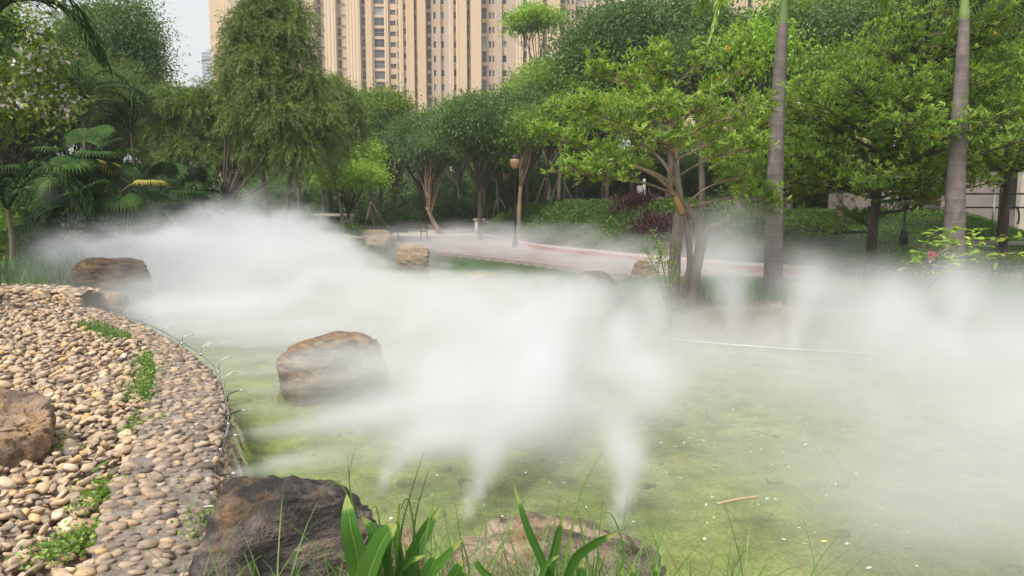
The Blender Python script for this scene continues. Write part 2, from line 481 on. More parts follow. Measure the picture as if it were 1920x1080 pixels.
# paths
def pathmat(name, a, b_):
    m, nt, b = newmat(name)
    f = noise(nt, 2, 6, .6, objco(nt)); k = noise(nt, 60, 3, .6, objco(nt))
    nt.links.new(mix(nt, ramp(nt, f, [(.3, a), (.7, b_)]), (.5, .5, .5), ramp(nt, k, [(.3, (.4, .4, .4)), (.5, (0, 0, 0))]), 'MULTIPLY'), b.inputs['Base Color'])
    b.inputs['Roughness'].default_value = .6
    return m
M['red'] = pathmat('red', (.2, .045, .04), (.3, .075, .065))
M['grey'] = pathmat('grey', (.19, .15, .135), (.3, .235, .215))
M['beige'] = pathmat('beige', (.38, .33, .28), (.5, .44, .38))
def pe_line(off_, x0, x1, n=24):
    xs = np.linspace(x0, x1, n); return [(x, path_edge(x) - off_) for x in xs]
xa, xb = -5.0, 24
polymesh('path', pe_line(.12, -9, xb) + pe_line(3.1, 6.2, xb)[::-1] + [(P(a, b, WZ)[0] + .25, P(a, b, WZ)[1] + .55) for a, b in [(1150, 556), (1030, 532), (900, 512), (815, 500), (740, 478)]] + [tuple(P(a, b, 0)[:2]) for a, b in [(700, 455), (690, 448), (700, 440)]], .03, M['grey'], .12, kind='structure')
polymesh('running_track', pe_line(.35, xa, xb) + pe_line(2.5, xa, xb)[::-1], .036, M['red'], kind='structure')
polymesh('path_kerb', pe_line(-.02, xa, xb, 40) + pe_line(.14, xa, xb, 40)[::-1], .11, M['curb'], .2, kind='structure')
polymesh('path_edging', pe_line(2.9, xa, xb, 40) + pe_line(3.0, xa, xb, 40)[::-1], .04, M['curb'], kind='structure')
pc = P(815, 437, 0)
ang = np.linspace(0, 2 * PI, 48, endpoint=False)
polymesh('plaza', [(pc[0] + 4.4 * math.cos(a), pc[1] + 5.5 * math.sin(a)) for a in ang], .046, M['beige'], kind='structure')

# ------------------------------------------------------------------ rocks
def rock(name, c, size, seed, mat, label, rz=0, block=.55, rough=1.0, tilt=(0, 0), cat='rock', group=None, parts=None, sub=6):
    V, Fc = ICO[sub]
    V = V.copy()
    V = np.sign(V) * np.abs(V) ** (1 - block * .45)            # squarer than a ball
    V /= (np.abs(V) ** 3.2).sum(1)[:, None] ** (1 / 3.2)
    rg = np.random.default_rng(seed)
    for k in range(9):                                         # chipped facets
        nn = unit(rg.normal(size=3) * np.array((1, 1, .7))); dd = rg.uniform(.72, .95)
        t = V @ nn - dd
        V = V - np.where(t > 0, t * .88, 0)[:, None] * nn
    q = V * np.array(size) / max(size)
    n1 = fbm(q * 1.6 + seed, 4, seed) - .5
    st_ = q @ np.array((.25, .3, 1.0))
    n2 = np.abs(fbm(np.stack((q[:, 0] * 3, q[:, 1] * 3, st_ * 9), 1) + n1[:, None] * 2, 4, seed + 9) - .5)
    n3 = fbm(q * 14, 3, seed + 5) - .5
    n4 = np.abs(fbm(q * (2.2, 2.2, 4.5) + n1[:, None] * 1.5 + 31, 3, seed + 13) - .5)
    crack = np.exp(-(n4 / .016) ** 2) * (vnoise(q * 2.1, seed + 3) > .45)
    n5 = np.abs(fbm(np.stack((q[:, 0] * 9, q[:, 1] * 9, st_ * 26), 1) + n1[:, None] * 3, 3, seed + 21) - .5)
    V = V * (1 + rough * (.42 * n1 - .34 * n2 + .08 * n3 - .045 * crack - .10 * n5))[:, None] * np.array(size)
    mb = MB().add(V, Fc)
    o = mb.build(name, mat, label=label, cat=cat, group=group)
    o.location = tuple(float(v) for v in c); o.rotation_euler = (tilt[0], tilt[1], rz)
    return o
M['rock_brown'] = rockmat('rock_brown', [(.36, (.035, .022, .012)), (.47, (.14, .082, .038)), (.58, (.27, .165, .078)), (.72, (.4, .27, .14))])
M['rock_dark'] = rockmat('rock_dark', [(.38, (.016, .013, .012)), (.5, (.055, .043, .037)), (.6, (.13, .10, .085)), (.7, (.36, .28, .2))], (1.2, 1, 4), 1.8, (.6, .3, .2))
M['rock_tan'] = rockmat('rock_tan', [(.35, (.04, .032, .023)), (.46, (.15, .115, .078)), (.57, (.31, .235, .155)), (.7, (.5, .41, .29))], (1, 3, 4), 1.5, (.3, .8, .2))
M['rock_ochre'] = rockmat('rock_ochre', [(.3, (.1, .065, .045)), (.5, (.27, .18, .12)), (.7, (.42, .33, .27))], (1, 1, 2.5), 2, (.2, .2, 0), (.3, .18, .08))
M['rock_far'] = rockmat('rock_far', [(.3, (.16, .1, .06)), (.5, (.34, .24, .14)), (.7, (.5, .4, .28))])

def rockpx(name, px, py_base, py_top, wpx, zb, seed, mat, label, depth=.8, **kw):
    """a rock standing at its place on the ground: its size read off the distance"""
    b = P(px, py_base, zb)
    hm = D(px, py_top, b[1] + .3)[2] - zb
    wm = wpx / F * b[1]
    s = (wm / 2 * 1.0, wm / 2 * depth, max(hm * .84, .1))
    return rock(name, (b[0], b[1] + wm / 2 * depth * .8, zb + hm - s[2] * .95), s, seed, mat, label, **kw)
rockpx('boulder', 596, 736, 630, 236, WZ - .05, 4, M['rock_brown'], 'brown rounded boulder standing in the pond water among the mist', .75, rz=.1, block=.9, rough=.8)
rockpx('boulder', 190, 556, 487, 138, -.05, 12, M['rock_brown'], 'brown flat topped boulder at the corner of the reed bed', .8, rz=.3, block=1, rough=.8)
rockpx('boulder', 188, 585, 546, 78, -.1, 21, M['rock_tan'], 'small pale boulder where the cobble wall bends behind the pebbles', .8, rough=.7)
rock('boulder', (-1.0, 3.05, -.17), (.46, .42, .55), 33, M['rock_dark'], 'dark purple brown boulder at the end of the cobble wall', rz=.25, block=.1, rough=.8)
rock('boulder', (.24, 3.02, -.27), (.57, .42, .53), 47, M['rock_tan'], 'streaked tan boulder behind the strap leaved plants on the near bank', rz=-.1, block=.1, rough=.8)
rock('boulder', (-.55, 3.3, -.12), (.16, .14, .2), 51, M['rock_ochre'], 'small pale ochre boulder between the two near bank boulders', block=.5, rough=.8)
rock('boulder', (-3.42, 4.6, .1), (.44, .42, .31), 62, M['rock_ochre'], 'orange grey blocky boulder lying on the loose pebbles', rz=.5, block=1.0, rough=1.0)
for (px, pb, pt, w, zb, seed, mt_, lab) in [
    (1118, 560, 512, 105, -.3, 71, 'rock_dark', 'low dark boulder on the far pond edge beside the path'),
    (1213, 528, 489, 62, -.1, 72, 'rock_brown', 'tan block boulder between the path and the young tree'),
    (1440, 612, 566, 92, -.3, 73, 'rock_tan', 'pale flat boulder on the far bank below the ringed palm'),
    (772, 492, 460, 66, -.2, 74, 'rock_far', 'yellow brown block boulder at the pond edge below the bench'),
    (700, 458, 430, 76, 0, 75, 'rock_far', 'flat tan boulder behind the bench beside the low shrub'),
    (795, 432, 420, 40, 0, 76, 'rock_far', 'yellowish boulder inside the round plaza behind the bench'),
    (650, 462, 440, 60, 0, 77, 'rock_far', 'rounded brown boulder at the foot of the umbrella shaped tree'),
    (540, 490, 466, 60, -.3, 78, 'rock_dark', 'dim grey boulder half lost in the thick mist'),
    (905, 528, 512, 70, -.3, 79, 'rock_far', 'low pale boulder at the pond edge left of the dark one'),
    (1120, 592, 565, 60, -.4, 80, 'rock_ochre', 'pinkish boulder low at the water below the dark boulder'),
    (175, 419, 410, 50, 0.1, 81, 'rock_far', 'small ochre boulder under the fan palms'),
    (1560, 640, 622, 60, -.4, 82, 'rock_ochre', 'flat reddish boulder by the thin pipe on the far bank')]:
    rockpx('boulder', px, pb, pt, w, zb, seed, M[mt_], lab, .8, block=.7, rough=.8)

# ------------------------------------------------------------------ cobble walls and pebbles
def wallpt(u, v):               # u 0..1 along, v 0..1.35 across (beyond 1: the wet outer slope)
    u = np.clip(u, 0, 1) * (NW - 1); i = np.minimum(u.astype(int), NW - 2); f = (u - i)[:, None]
    a = WIN[i] * (1 - f) + WIN[i + 1] * f; b_ = WOUT[i] * (1 - f) + WOUT[i + 1] * f
    d = b_ - a; w = np.linalg.norm(d, axis=1)[:, None]; dn = d / w
    vv = v[:, None]
    xy = a + d * np.minimum(vv, 1) + dn * np.maximum(vv - 1, 0) * .55
    z = .05 - .06 * np.minimum(v, 1) ** 2 - np.where(v > 1, (v - 1) / .35 * .46, 0)
    z = np.where(v > 1, -.015 - ((v - 1) / .35) ** 1.15 * .46, z)
    return np.concatenate((xy, z[:, None]), 1)
wall = thing('cobble_wall', 'curved mortared cobble wall between the loose pebbles and the pond', 'wall', (0, 0, 0))
us = np.linspace(0, 1, 220); vvs = np.array([-.06, 0, .02, .1, .25, .4, .55, .7, .85, .95, 1, 1.05, 1.12, 1.2, 1.28, 1.35])
UU, VV_ = np.meshgrid(us, vvs)
WP = wallpt(UU.ravel(), np.maximum(VV_.ravel(), 0))
WP[VV_.ravel() < 0, 2] = -.2
WP[:, 2] += .012 * (fbm(WP * 9, 3, 4) - .5)
nu = len(us); ii = (np.arange(len(vvs) - 1)[:, None] * nu + np.arange(nu - 1)[None]).ravel()
M['mortar'] = groundmat('mortar', (.16, .13, .1), (.3, .25, .2), (.24, .2, .17), 8, .8)
MB().add(WP, np.stack((ii, ii + 1, ii + 1 + nu, ii + nu), 1)).build('mortar_body', M['mortar'], wall)

def stonemat(name, wet=False):
    m, nt, b = newmat(name)
    r = rndattr(nt)
    st_ = [(0, (.13, .105, .085)), (.1, (.25, .2, .155)), (.28, (.36, .27, .18)), (.42, (.45, .34, .23)), (.55, (.28, .23, .19)), (.68, (.48, .36, .235)),
           (.8, (.4, .27, .17)), (.91, (.58, .47, .33)), (.97, (.58, .32, .09)), (1, (.62, .57, .5))]
    if wet: st_ = [(0, (.09, .075, .065)), (.15, (.2, .155, .125)), (.35, (.3, .22, .16)), (.5, (.23, .19, .155)), (.65, (.37, .285, .2)), (.8, (.3, .22, .155)), (.95, (.4, .32, .25)), (1, (.45, .29, .13))]
    c = ramp(nt, r, st_)
    f = noise(nt, 14, 6, .65, objco(nt, (1, 1, 2)), .8)
    c = mix(nt, c, (.5, .46, .42), ramp(nt, f, [(.36, (.8, .8, .8)), (.56, (0, 0, 0))]), 'MULTIPLY')
    c = mix(nt, c, (1.12, 1.1, 1.06), 1.0, 'MULTIPLY')
    k = noise(nt, 130, 3, .6, objco(nt))
    c = mix(nt, c, (.6, .6, .6), ramp(nt, k, [(.3, (.5, .5, .5)), (.5, (0, 0, 0))]), 'MULTIPLY')
    nt.links.new(c, b.inputs['Base Color']); b.inputs['Roughness'].default_value = .8
    nt.links.new(bump(nt, mix(nt, f, k, .4), .35, .01), b.inputs['Normal'])
    return m
M['stone'] = stonemat('stone'); M['stone_dull'] = stonemat('stone_dull', True)
def pebble_protos(sub, seed, n=10):
    rg = np.random.default_rng(seed); V, Fc = ICO[sub]; out = []
    for k in range(n):
        W_ = V.copy()
        W_ = np.sign(W_) * np.abs(W_) ** rg.uniform(.7, .95)
        for j in range(5):
            nn = unit(rg.normal(size=3)); dd = rg.uniform(.58, .88); t = W_ @ nn - dd
            W_ = W_ - np.where(t > 0, t * .8, 0)[:, None] * nn
        W_ = W_ * (1 + .45 * (fbm(W_ * 1.1 + k * 7, 2, seed + k) - .5))[:, None]
        out.append(W_)
    return out, Fc
def scatter(mb, pos, size, yaw, tiltv, protos, Fc, rng, flat=.5, rnd=None, along=None):
    n = len(pos); kind = rng.integers(0, len(protos), n)
    elong = rng.uniform(.62, .95, n); fl = flat * rng.uniform(.75, 1.25, n)
    r = rng.random(n) if rnd is None else rnd
    for k in range(len(protos)):
        s = np.where(kind == k)[0]
        if not len(s): continue
        V = protos[k][None] * np.stack((size[s], size[s] * elong[s], size[s] * fl[s]), 1)[:, None, :]
        a, b_ = tiltv[s, 0], tiltv[s, 1]
        x, y, z = V[..., 0], V[..., 1], V[..., 2]
        y, z = y * np.cos(a)[:, None] - z * np.sin(a)[:, None], y * np.sin(a)[:, None] + z * np.cos(a)[:, None]
        x, z = x * np.cos(b_)[:, None] + z * np.sin(b_)[:, None], -x * np.sin(b_)[:, None] + z * np.cos(b_)[:, None]
        c_, s_ = np.cos(yaw[s])[:, None], np.sin(yaw[s])[:, None]
        x, y = x * c_ - y * s_, x * s_ + y * c_
        V = np.stack((x, y, z), -1) + pos[s][:, None, :]
        nv = V.shape[1]
        FF = (Fc[None] + (np.arange(len(s)) * nv)[:, None, None]).reshape(-1, 3)
        mb.add(V.reshape(-1, 3), FF, np.repeat(r[s], nv))
P3, F3 = pebble_protos(2, 5); P2, F2 = pebble_protos(2, 6, 6); P1, F1 = pebble_protos(1, 7, 6)
rng = np.random.default_rng(11)
# stones bedded in the wall, in rough courses
def wall_stones():
    mb = MB()
    L = np.linalg.norm(np.diff((WIN + WOUT) / 2, axis=0), axis=1).sum()
    pos = []; sz = []; yw = []
    u = 0.0
    while u < 1:
        y_here = wallpt(np.array([u]), np.array([.5]))[0, 1]
        step = .066 if y_here < 7 else .072
        v = rng.uniform(.0, .1)
        while v < 1.33:
            uu = u + rng.uniform(-.45, .45) * step / L
            p = wallpt(np.array([uu]), np.array([v]))[0]
            if rng.random() > .1:
                pos.append(p); sz.append(rng.choice((.75, 1, 1, 1.4)) * rng.uniform(.024, .042) * (1.15 if y_here > 8 else 1))
                p2 = wallpt(np.array([uu + .004]), np.array([v]))[0]
                yw.append(math.atan2(p2[1] - p[1], p2[0] - p[0]) + PI / 2 + rng.normal() * .35)
            v += rng.uniform(.12, .19) * (.62 / .6)
        u += step / L
    pos = np.array(pos); sz = np.array(sz); yw = np.array(yw)
    pos[:, 2] += .001; sz *= 1.1
    tl = rng.normal(size=(len(pos), 2)) * .18
    near = pos[:, 1] < 7
    for msk, pr, fc in ((near, P3, F3), (~near, P1, F1)):
        scatter(mb, pos[msk], sz[msk], yw[msk], tl[msk], pr, fc, rng, .5)
    q = wallpt(rng.random(1900) ** 1.3, rng.uniform(1.0, 1.32, 1900))
    scatter(mb, q, rng.uniform(.022, .042, 1900), rng.uniform(0, 6.3, 1900), rng.normal(size=(1900, 2)) * .9, P3, F3, rng, .6)
    return mb
wall_stones().build('bedded_stones', M['stone_dull'], wall, kind='stuff')

# loose pebbles
lo_in = WIN
def peb_region(x, y):
    # left of the wall's inner line
    yi = np.interp(y, lo_in[:, 1], np.arange(NW)) if np.all(np.diff(lo_in[:, 1]) > 0) else None
    order = np.argsort(lo_in[:, 1])
    xi = np.interp(y, lo_in[order, 1], lo_in[order, 0])
    return (x < xi - .01) & (x > -.74 * y - .5) & (y < 11.45 + .02 * x) & (y > 2.5)
def loose():
    mb = MB()
    for layer, (y0, y1, stp, szr, pr, fc) in enumerate([(2.5, 6.5, .056, (.02, .052), P3, F3), (6.5, 12.0, .078, (.032, .06), P1, F1), (2.5, 6.5, .12, (.028, .062), P3, F3), (6.5, 12, .13, (.045, .075), P1, F1)]):
        xs, ys = np.meshgrid(np.arange(-9.5, -.8, stp), np.arange(y0, y1, stp))
        x = xs.ravel() + rng.uniform(-.5, .5, xs.size) * stp; y = ys.ravel() + rng.uniform(-.5, .5, xs.size) * stp
        k = peb_region(x, y); x, y = x[k], y[k]
        s = szr[0] + (szr[1] - szr[0]) * rng.random(len(x)) ** 1.7
        z = -.035 + (.03 if layer > 1 else 0) + .02 * rng.random(len(x)) + .05 * (vnoise(np.stack((x * 1.2, y * 1.2, x * 0), -1), 8) - .3)
        scatter(mb, np.stack((x, y, z), 1), s, rng.uniform(0, 2 * PI, len(x)), rng.normal(size=(len(x), 2)) * .4, pr, fc, rng, .4)
    return mb
loose().build('loose_pebbles', M['stone'], kind='stuff')

# low wall behind the pebbles, edging the reeds
lw = thing('low_stone_wall', 'low weathered stone wall edging the reed bed behind the pebbles', 'wall')
lwp = curve([P(-330, 570, .0), P(-120, 573, 0), P(0, 572, 0), P(80, 574, 0), P(150, 583, 0)], 8)
mbw = MB()
prof = [(-.04, -.1), (0, .14), (.03, .25), (.3, .27), (.55, .26), (.6, -.1)]
VS = []
for k, p in enumerate(lwp):
    for a, z in prof: VS.append((p[0], p[1] + a + .03 * math.sin(k * 1.7), z + .03 * math.sin(k * 2.3 + a * 9)))
VS = np.array(VS); npf = len(prof)
q = [(k * npf + j, (k + 1) * npf + j, (k + 1) * npf + j + 1, k * npf + j + 1) for k in range(len(lwp) - 1) for j in range(npf - 1)]
mbw.add(VS, [np.array(q), np.array([[(len(lwp) - 1) * npf + j for j in range(npf)]])]); mbw.build('mortar_body', M['mortar'], lw)
mbw = MB(); n = 520
kk = rng.integers(0, len(lwp) - 1, n); f = rng.random(n)[:, None]
bp = lwp[kk] * (1 - f) + lwp[kk + 1] * f
t = rng.random(n)
bp[:, 1] += np.where(t < .5, 0.0, (t - .5) * 1.2); bp[:, 2] = np.where(t < .5, t * .48, .25)
scatter(mbw, bp, rng.uniform(.05, .1, n), rng.normal(size=n) * .3, rng.normal(size=(n, 2)) * .2, P1, F1, rng, .45)
mbw.build('bedded_stones', M['stone'], lw, kind='stuff')

# stones on the pond bed
mbs = MB(); n = 1700
x = rng.uniform(-3.5, 8, n); y = rng.uniform(3.3, 11, n)
k = signed(shore, x, y) > .05; x, y = x[k], y[k]
scatter(mbs, np.stack((x, y, np.full(len(x), -.6)), 1), .02 + .085 * rng.random(len(x)) ** 2.5, rng.uniform(0, 6.3, len(x)), rng.normal(size=(len(x), 2)) * .2, P2, F2, rng, .4)
m, nt, b = newmat('bed_stone')
c = ramp(nt, rndattr(nt), [(0, (.07, .07, .045)), (.5, (.14, .14, .08)), (.85, (.24, .17, .1)), (1, (.45, .32, .17))])
c = mix(nt, c, (.3, .33, .12), ramp(nt, noise(nt, 3, 6, .6, objco(nt)), [(.38, (0, 0, 0)), (.5, (.92, .92, .92))]))
nt.links.new(c, b.inputs['Base Color']); b.inputs['Roughness'].default_value = .8
mbs.build('bed_stones', m, kind='stuff')
# floating petals
mbf = MB(); n = 260
x = np.concatenate((rng.normal(1.6, .9, n // 2), rng.uniform(-1.7, 4.5, n // 2))); y = np.concatenate((rng.normal(6.2, 1.1, n // 2), rng.uniform(3.7, 8.5, n // 2)))
k = signed(shore, x, y) > .1; x, y = x[k], y[k]; n = len(x)
a = rng.uniform(0, 6.3, n)
V, FF, r = leaves(np.stack((x, y, np.full(n, WZ + .004)), 1), np.stack((np.cos(a), np.sin(a), a * 0), 1), np.tile((0, 0, 1.), (n, 1)), rng.uniform(.014, .042, n), rng.uniform(.012, .024, n), LT4, rng=rng)
mbf.add(V, FF, r); mbf.build('petals', M['white'], kind='stuff')
# a dry stalk and a yellow leaf on the water
s0, s1 = P(1345, 947, WZ), P(1424, 933, WZ)
st_o = thing('dry_stalk', 'dry straw coloured stalk floating on the green water', 'stalk', s0)
V, FF = tube(curve([(0, 0, .008), *[((s1 - s0) * .5 + np.array((0, .01, .01)))], (s1 - s0) + np.array((0, 0, .008))], 6), [.012] * 8 + [.009] * 4 + [.005], 6)
MB().add(V, FF).build('stem', M['straw'], st_o)
V, FF = tube([(s1 - s0) * .65 + (0, 0, .01), (s1 - s0) * .6 + (-.01, .035, .02)], [.006, .002], 5)
MB().add(V, FF).build('side_shoot', M['straw'], st_o)
yl = P(1538, 1017, WZ)
V, FF, r = leaves(np.array([yl + (0, 0, .006)]), np.array([(1, .1, .02)]), np.array([(0, 0, 1.)]), .05, .028, LT8, rng=rng)
MB().add(V, FF, .9).build('fallen_leaf', plainmat('yellow_leaf', (.8, .65, .1)), label='small bright yellow leaf floating on the green water', cat='leaf')

# ------------------------------------------------------------------ mist pipe with nozzles along the wall
pipe_px = [(386, 1000), (390, 950), (396, 905), (412, 850), (428, 795), (424, 752), (414, 712), (398, 682), (360, 652), (318, 628), (275, 607), (232, 592), (205, 584)]
PP = curve([P(a, b, -.06) for a, b in pipe_px], 8)
mp = thing('mist_pipe', 'metal misting pipe with upright nozzles along the cobble wall', 'pipe')
V, FF = tube(PP, .009, 8); MB().add(V, FF).build('pipe', M['metal'], mp)
noz_px = [(391, 912), (404, 873), (421, 818), (425, 778), (423, 745), (408, 697), (375, 662), (340, 640), (303, 622), (266, 604), (232, 592), (208, 584)]
tips_px = [(438, 888), (442, 816), (457, 769), (453, 732), (440, 698), (430, 670), (396, 645), (360, 627), (322, 611), (280, 594), (247, 583), (215, 576)]
JETS = []
noz = []
for k, ((a, b_), (c, d)) in enumerate(zip([(400, 893), (413, 843), (428, 795), (425, 757), (421, 733), (409, 697), (376, 664), (341, 644), (303, 626), (266, 608), (234, 595), (209, 586)], tips_px)):
    p0 = P(a, b_, -.06); p1 = D(c, d, p0[1] + .03)
    if p1[0] - p0[0] < .03: p1[0] = p0[0] + .05
    mid = np.array((p0[0] + (p1[0] - p0[0]) * .2, p0[1], p0[2] + (p1[2] - p0[2]) * .75))
    cpts = curve([p0, mid, p1 - (.025, 0, .002), p1], 6)
    V, FF = tube(cpts, .0045, 6); no = MB().add(V, FF).build('nozzle', M['iron'] if k < 4 else M['metal'], mp)
    V, FF = tube([p1 - (.016, 0, 0), p1 + (.014, 0, .001)], .008, 8); MB().add(V, FF).build('nozzle_tip', M['metal'], no)
    V, FF = tube([p0 - unit(PP[3] - PP[0]) * .015, p0 + unit(PP[3] - PP[0]) * .015], .014, 8); MB().add(V, FF).build('joint', M['metal'], no)
    JETS.append(p1)
# thin pipe along the far bank
fp = curve([P(a, b_, WZ + .06) for a, b_ in [(1180, 622), (1250, 634), (1400, 648), (1550, 658), (1720, 667), (2000, 672)]], 8)
fpo = thing('bank_pipe', 'thin pale pipe running along the far bank at the water', 'pipe')
V, FF = tube(fp, .008, 6); MB().add(V, FF).build('pipe', M['metal'], fpo)
for k in (6, 14, 22, 30, 38):
    V, FF = tube([fp[k], fp[k] + (0, -.05, .1), fp[k] + (0, -.12, .11)], .006, 5); MB().add(V, FF).build('nozzle', M['metal'], fpo)
# coiled hose end by the near boulder
hp = P(402, 968, -.05)
V, FF = tube([(hp[0] + .05 * math.cos(a) * (1 + a * .05), hp[1] + .06 * math.sin(a), hp[2] - .05 + .01 * a) for a in np.linspace(0, 9, 40)], .006, 6)
MB().add(V, FF).build('hose', M['white'], label='coiled white hose end beside the dark boulder at the wall', cat='hose')
print('setting', time.time() - T0)

# ------------------------------------------------------------------ trees
def rsph(rng, n): return unit(rng.normal(size=(n, 3)))
def auto_lobes(rng, c, rad, m, s=(.24, .44)):
    m = int(m * 1.5)
    d = rsph(rng, m); d[:, 2] = np.abs(d[:, 2]) * 1.1 - .35
    cc = np.array(c) + d * np.array(rad) * rng.uniform(.45, .72, m)[:, None]
    r = rng.uniform(*(s if m < 30 else (.2, .34)), m)[:, None] * np.array(rad)[None] * rng.uniform(.85, 1.15, (m, 3))
    return list(zip(cc, r)) + [(np.array(c), np.array(rad) * .5)]
def crown(rng, lobes, n, L, W=None, clump=.28, k=14, droop=.35, tpl=LT4):
    vol = np.array([r[0] * r[1] + r[0] * r[2] + r[1] * r[2] for _, r in lobes]); nl = rng.choice(len(lobes), n // k, p=vol / vol.sum())
    C = np.array([c for c, _ in lobes])[nl]; Rr = np.array([r for _, r in lobes])[nl]
    d = rsph(rng, len(nl))
    rr = 1 - .55 * rng.random(len(nl)) ** 1.6
    rr = rr * rng.uniform(.85, 1.14, len(nl))
    cc = C + d * Rr * rr[:, None]
    out = unit(d * .8 + rng.normal(size=d.shape) * .4)
    N_ = len(cc) * k
    spread = clump * (.6 + .8 * rng.random(len(cc)))
    pos = np.repeat(cc, k, 0) + rng.normal(size=(N_, 3)) * np.repeat(spread, k)[:, None] * np.array((1, 1, .55))
    dr = unit(np.repeat(out, k, 0) + rng.normal(size=(N_, 3)) * .7 - np.array((0, 0, droop)))
    nr = unit(np.array((0, 0, 1.)) + rng.normal(size=(N_, 3)) * .55)
    tone = np.repeat(rng.random(len(cc)), k) * .55 + rng.random(N_) * .45
    LL = L * rng.uniform(.7, 1.25, N_)
    return leaves(pos, dr, nr, LL, LL * (.42 if W is None else W), tpl, tone), cc
def limbs(mb, base, fork, lobes, r0, rng, bend=.3, seg=7):
    p0 = np.array(base, float); p1 = np.array(fork, float)
    mid = (p0 + p1) / 2 + rng.normal(size=3) * np.array((1, 1, 0)) * bend * .3
    tr = curve([p0, mid, p1], 6)
    V, FF = tube(tr, np.linspace(r0 * 1.15, r0 * .72, len(tr)), seg + 2); mb.add(V, FF)
    for c, r in lobes:
        s = tr[-1 - int(rng.integers(0, 4))]
        m_ = s * .45 + c * .55 + rng.normal(size=3) * bend * .5 - np.array((0, 0, .1))
        e = c + rng.normal(size=3) * r * .3
        V, FF = tube(curve([s, m_, e], 5), np.linspace(r0 * .55, r0 * .1, 11), 6); mb.add(V, FF)
        for q in range(3):
            e2 = c + rsph(rng, 1)[0] * r * .75
            V, FF = tube(curve([m_ * .4 + c * .6, (m_ + e2) / 2 + (0, 0, .1), e2], 4), np.linspace(r0 * .2, r0 * .04, 9), 5); mb.add(V, FF)
def broad(name, label, loc, H, cz, rad, n, L, leaf, bark, seed, m=12, fork=.45, r0=.14, group=None, lean=(0, 0), cat='tree', k=14, clump=.28, droop=.35, off=(0, 0), lobes=None, W=None):
    rg = np.random.default_rng(seed)
    t = thing(name, label, cat, loc, 0, group)
    c = (lean[0] + off[0], lean[1] + off[1], cz)
    lb = lobes or auto_lobes(rg, c, rad, m)
    mb = MB(); limbs(mb, (0, 0, -.15), (lean[0], lean[1], H * fork), lb, r0, rg)
    mb.build('trunk', M[bark], t)
    (V, FF, r), cc = crown(rg, lb, n, L, W, clump, k, droop)
    MB().add(V, FF, r).build('crown', M[leaf], t, smooth=False)
    return t
def place(px, Y, py=None):
    p = D(px, 400, Y); return (p[0], Y, gz(p[0], Y))
def zat(py, Y): return D(960, py, Y)[2]

# woodland prototypes, then copies: (px, Y, scale, kind, label)
WOOD = 'trees of the park woodland'
protoA = broad('broadleaf_tree', 'dense dark tree with glossy leaves rising behind the park lamps', place(900, 33.5), 7, 4.9, (2.9, 2.6, 2.3), 34000, .15, 'leaf_dark', 'bark', 101, 14, .38, .12, WOOD)
protoB = broad('broadleaf_tree', 'bright green tree standing before the towers left of centre', place(740, 50), 8, 6.0, (3.2, 3, 2.6), 30000, .18, 'leaf_bright', 'bark_grey', 102, 14, .4, .14, WOOD)
protoC = broad('broadleaf_tree', 'mid green tree over the hedge mound right of the lamps', place(1080, 37), 8, 5.4, (3.0, 3, 2.8), 34000, .16, 'leaf_mid', 'bark', 103, 15, .34, .13, WOOD)
protoD = broad('broadleaf_tree', 'olive feathery tree standing between the hedge mound and the lamps', place(1030, 44), 9, 5.8, (2.8, 2.8, 3.2), 36000, .13, 'leaf_weep', 'bark_grey', 104, 17, .36, .12, WOOD, clump=.42, droop=.8, W=.25)
protoE = broad('broadleaf_tree', 'loose yellow green tree with an open crown behind the lamps', place(905, 48), 9, 6.2, (3.2, 3, 2.6), 22000, .19, 'leaf_yellow', 'bark', 105, 12, .42, .12, WOOD, clump=.4)
protoA.rotation_euler.z = 1.0
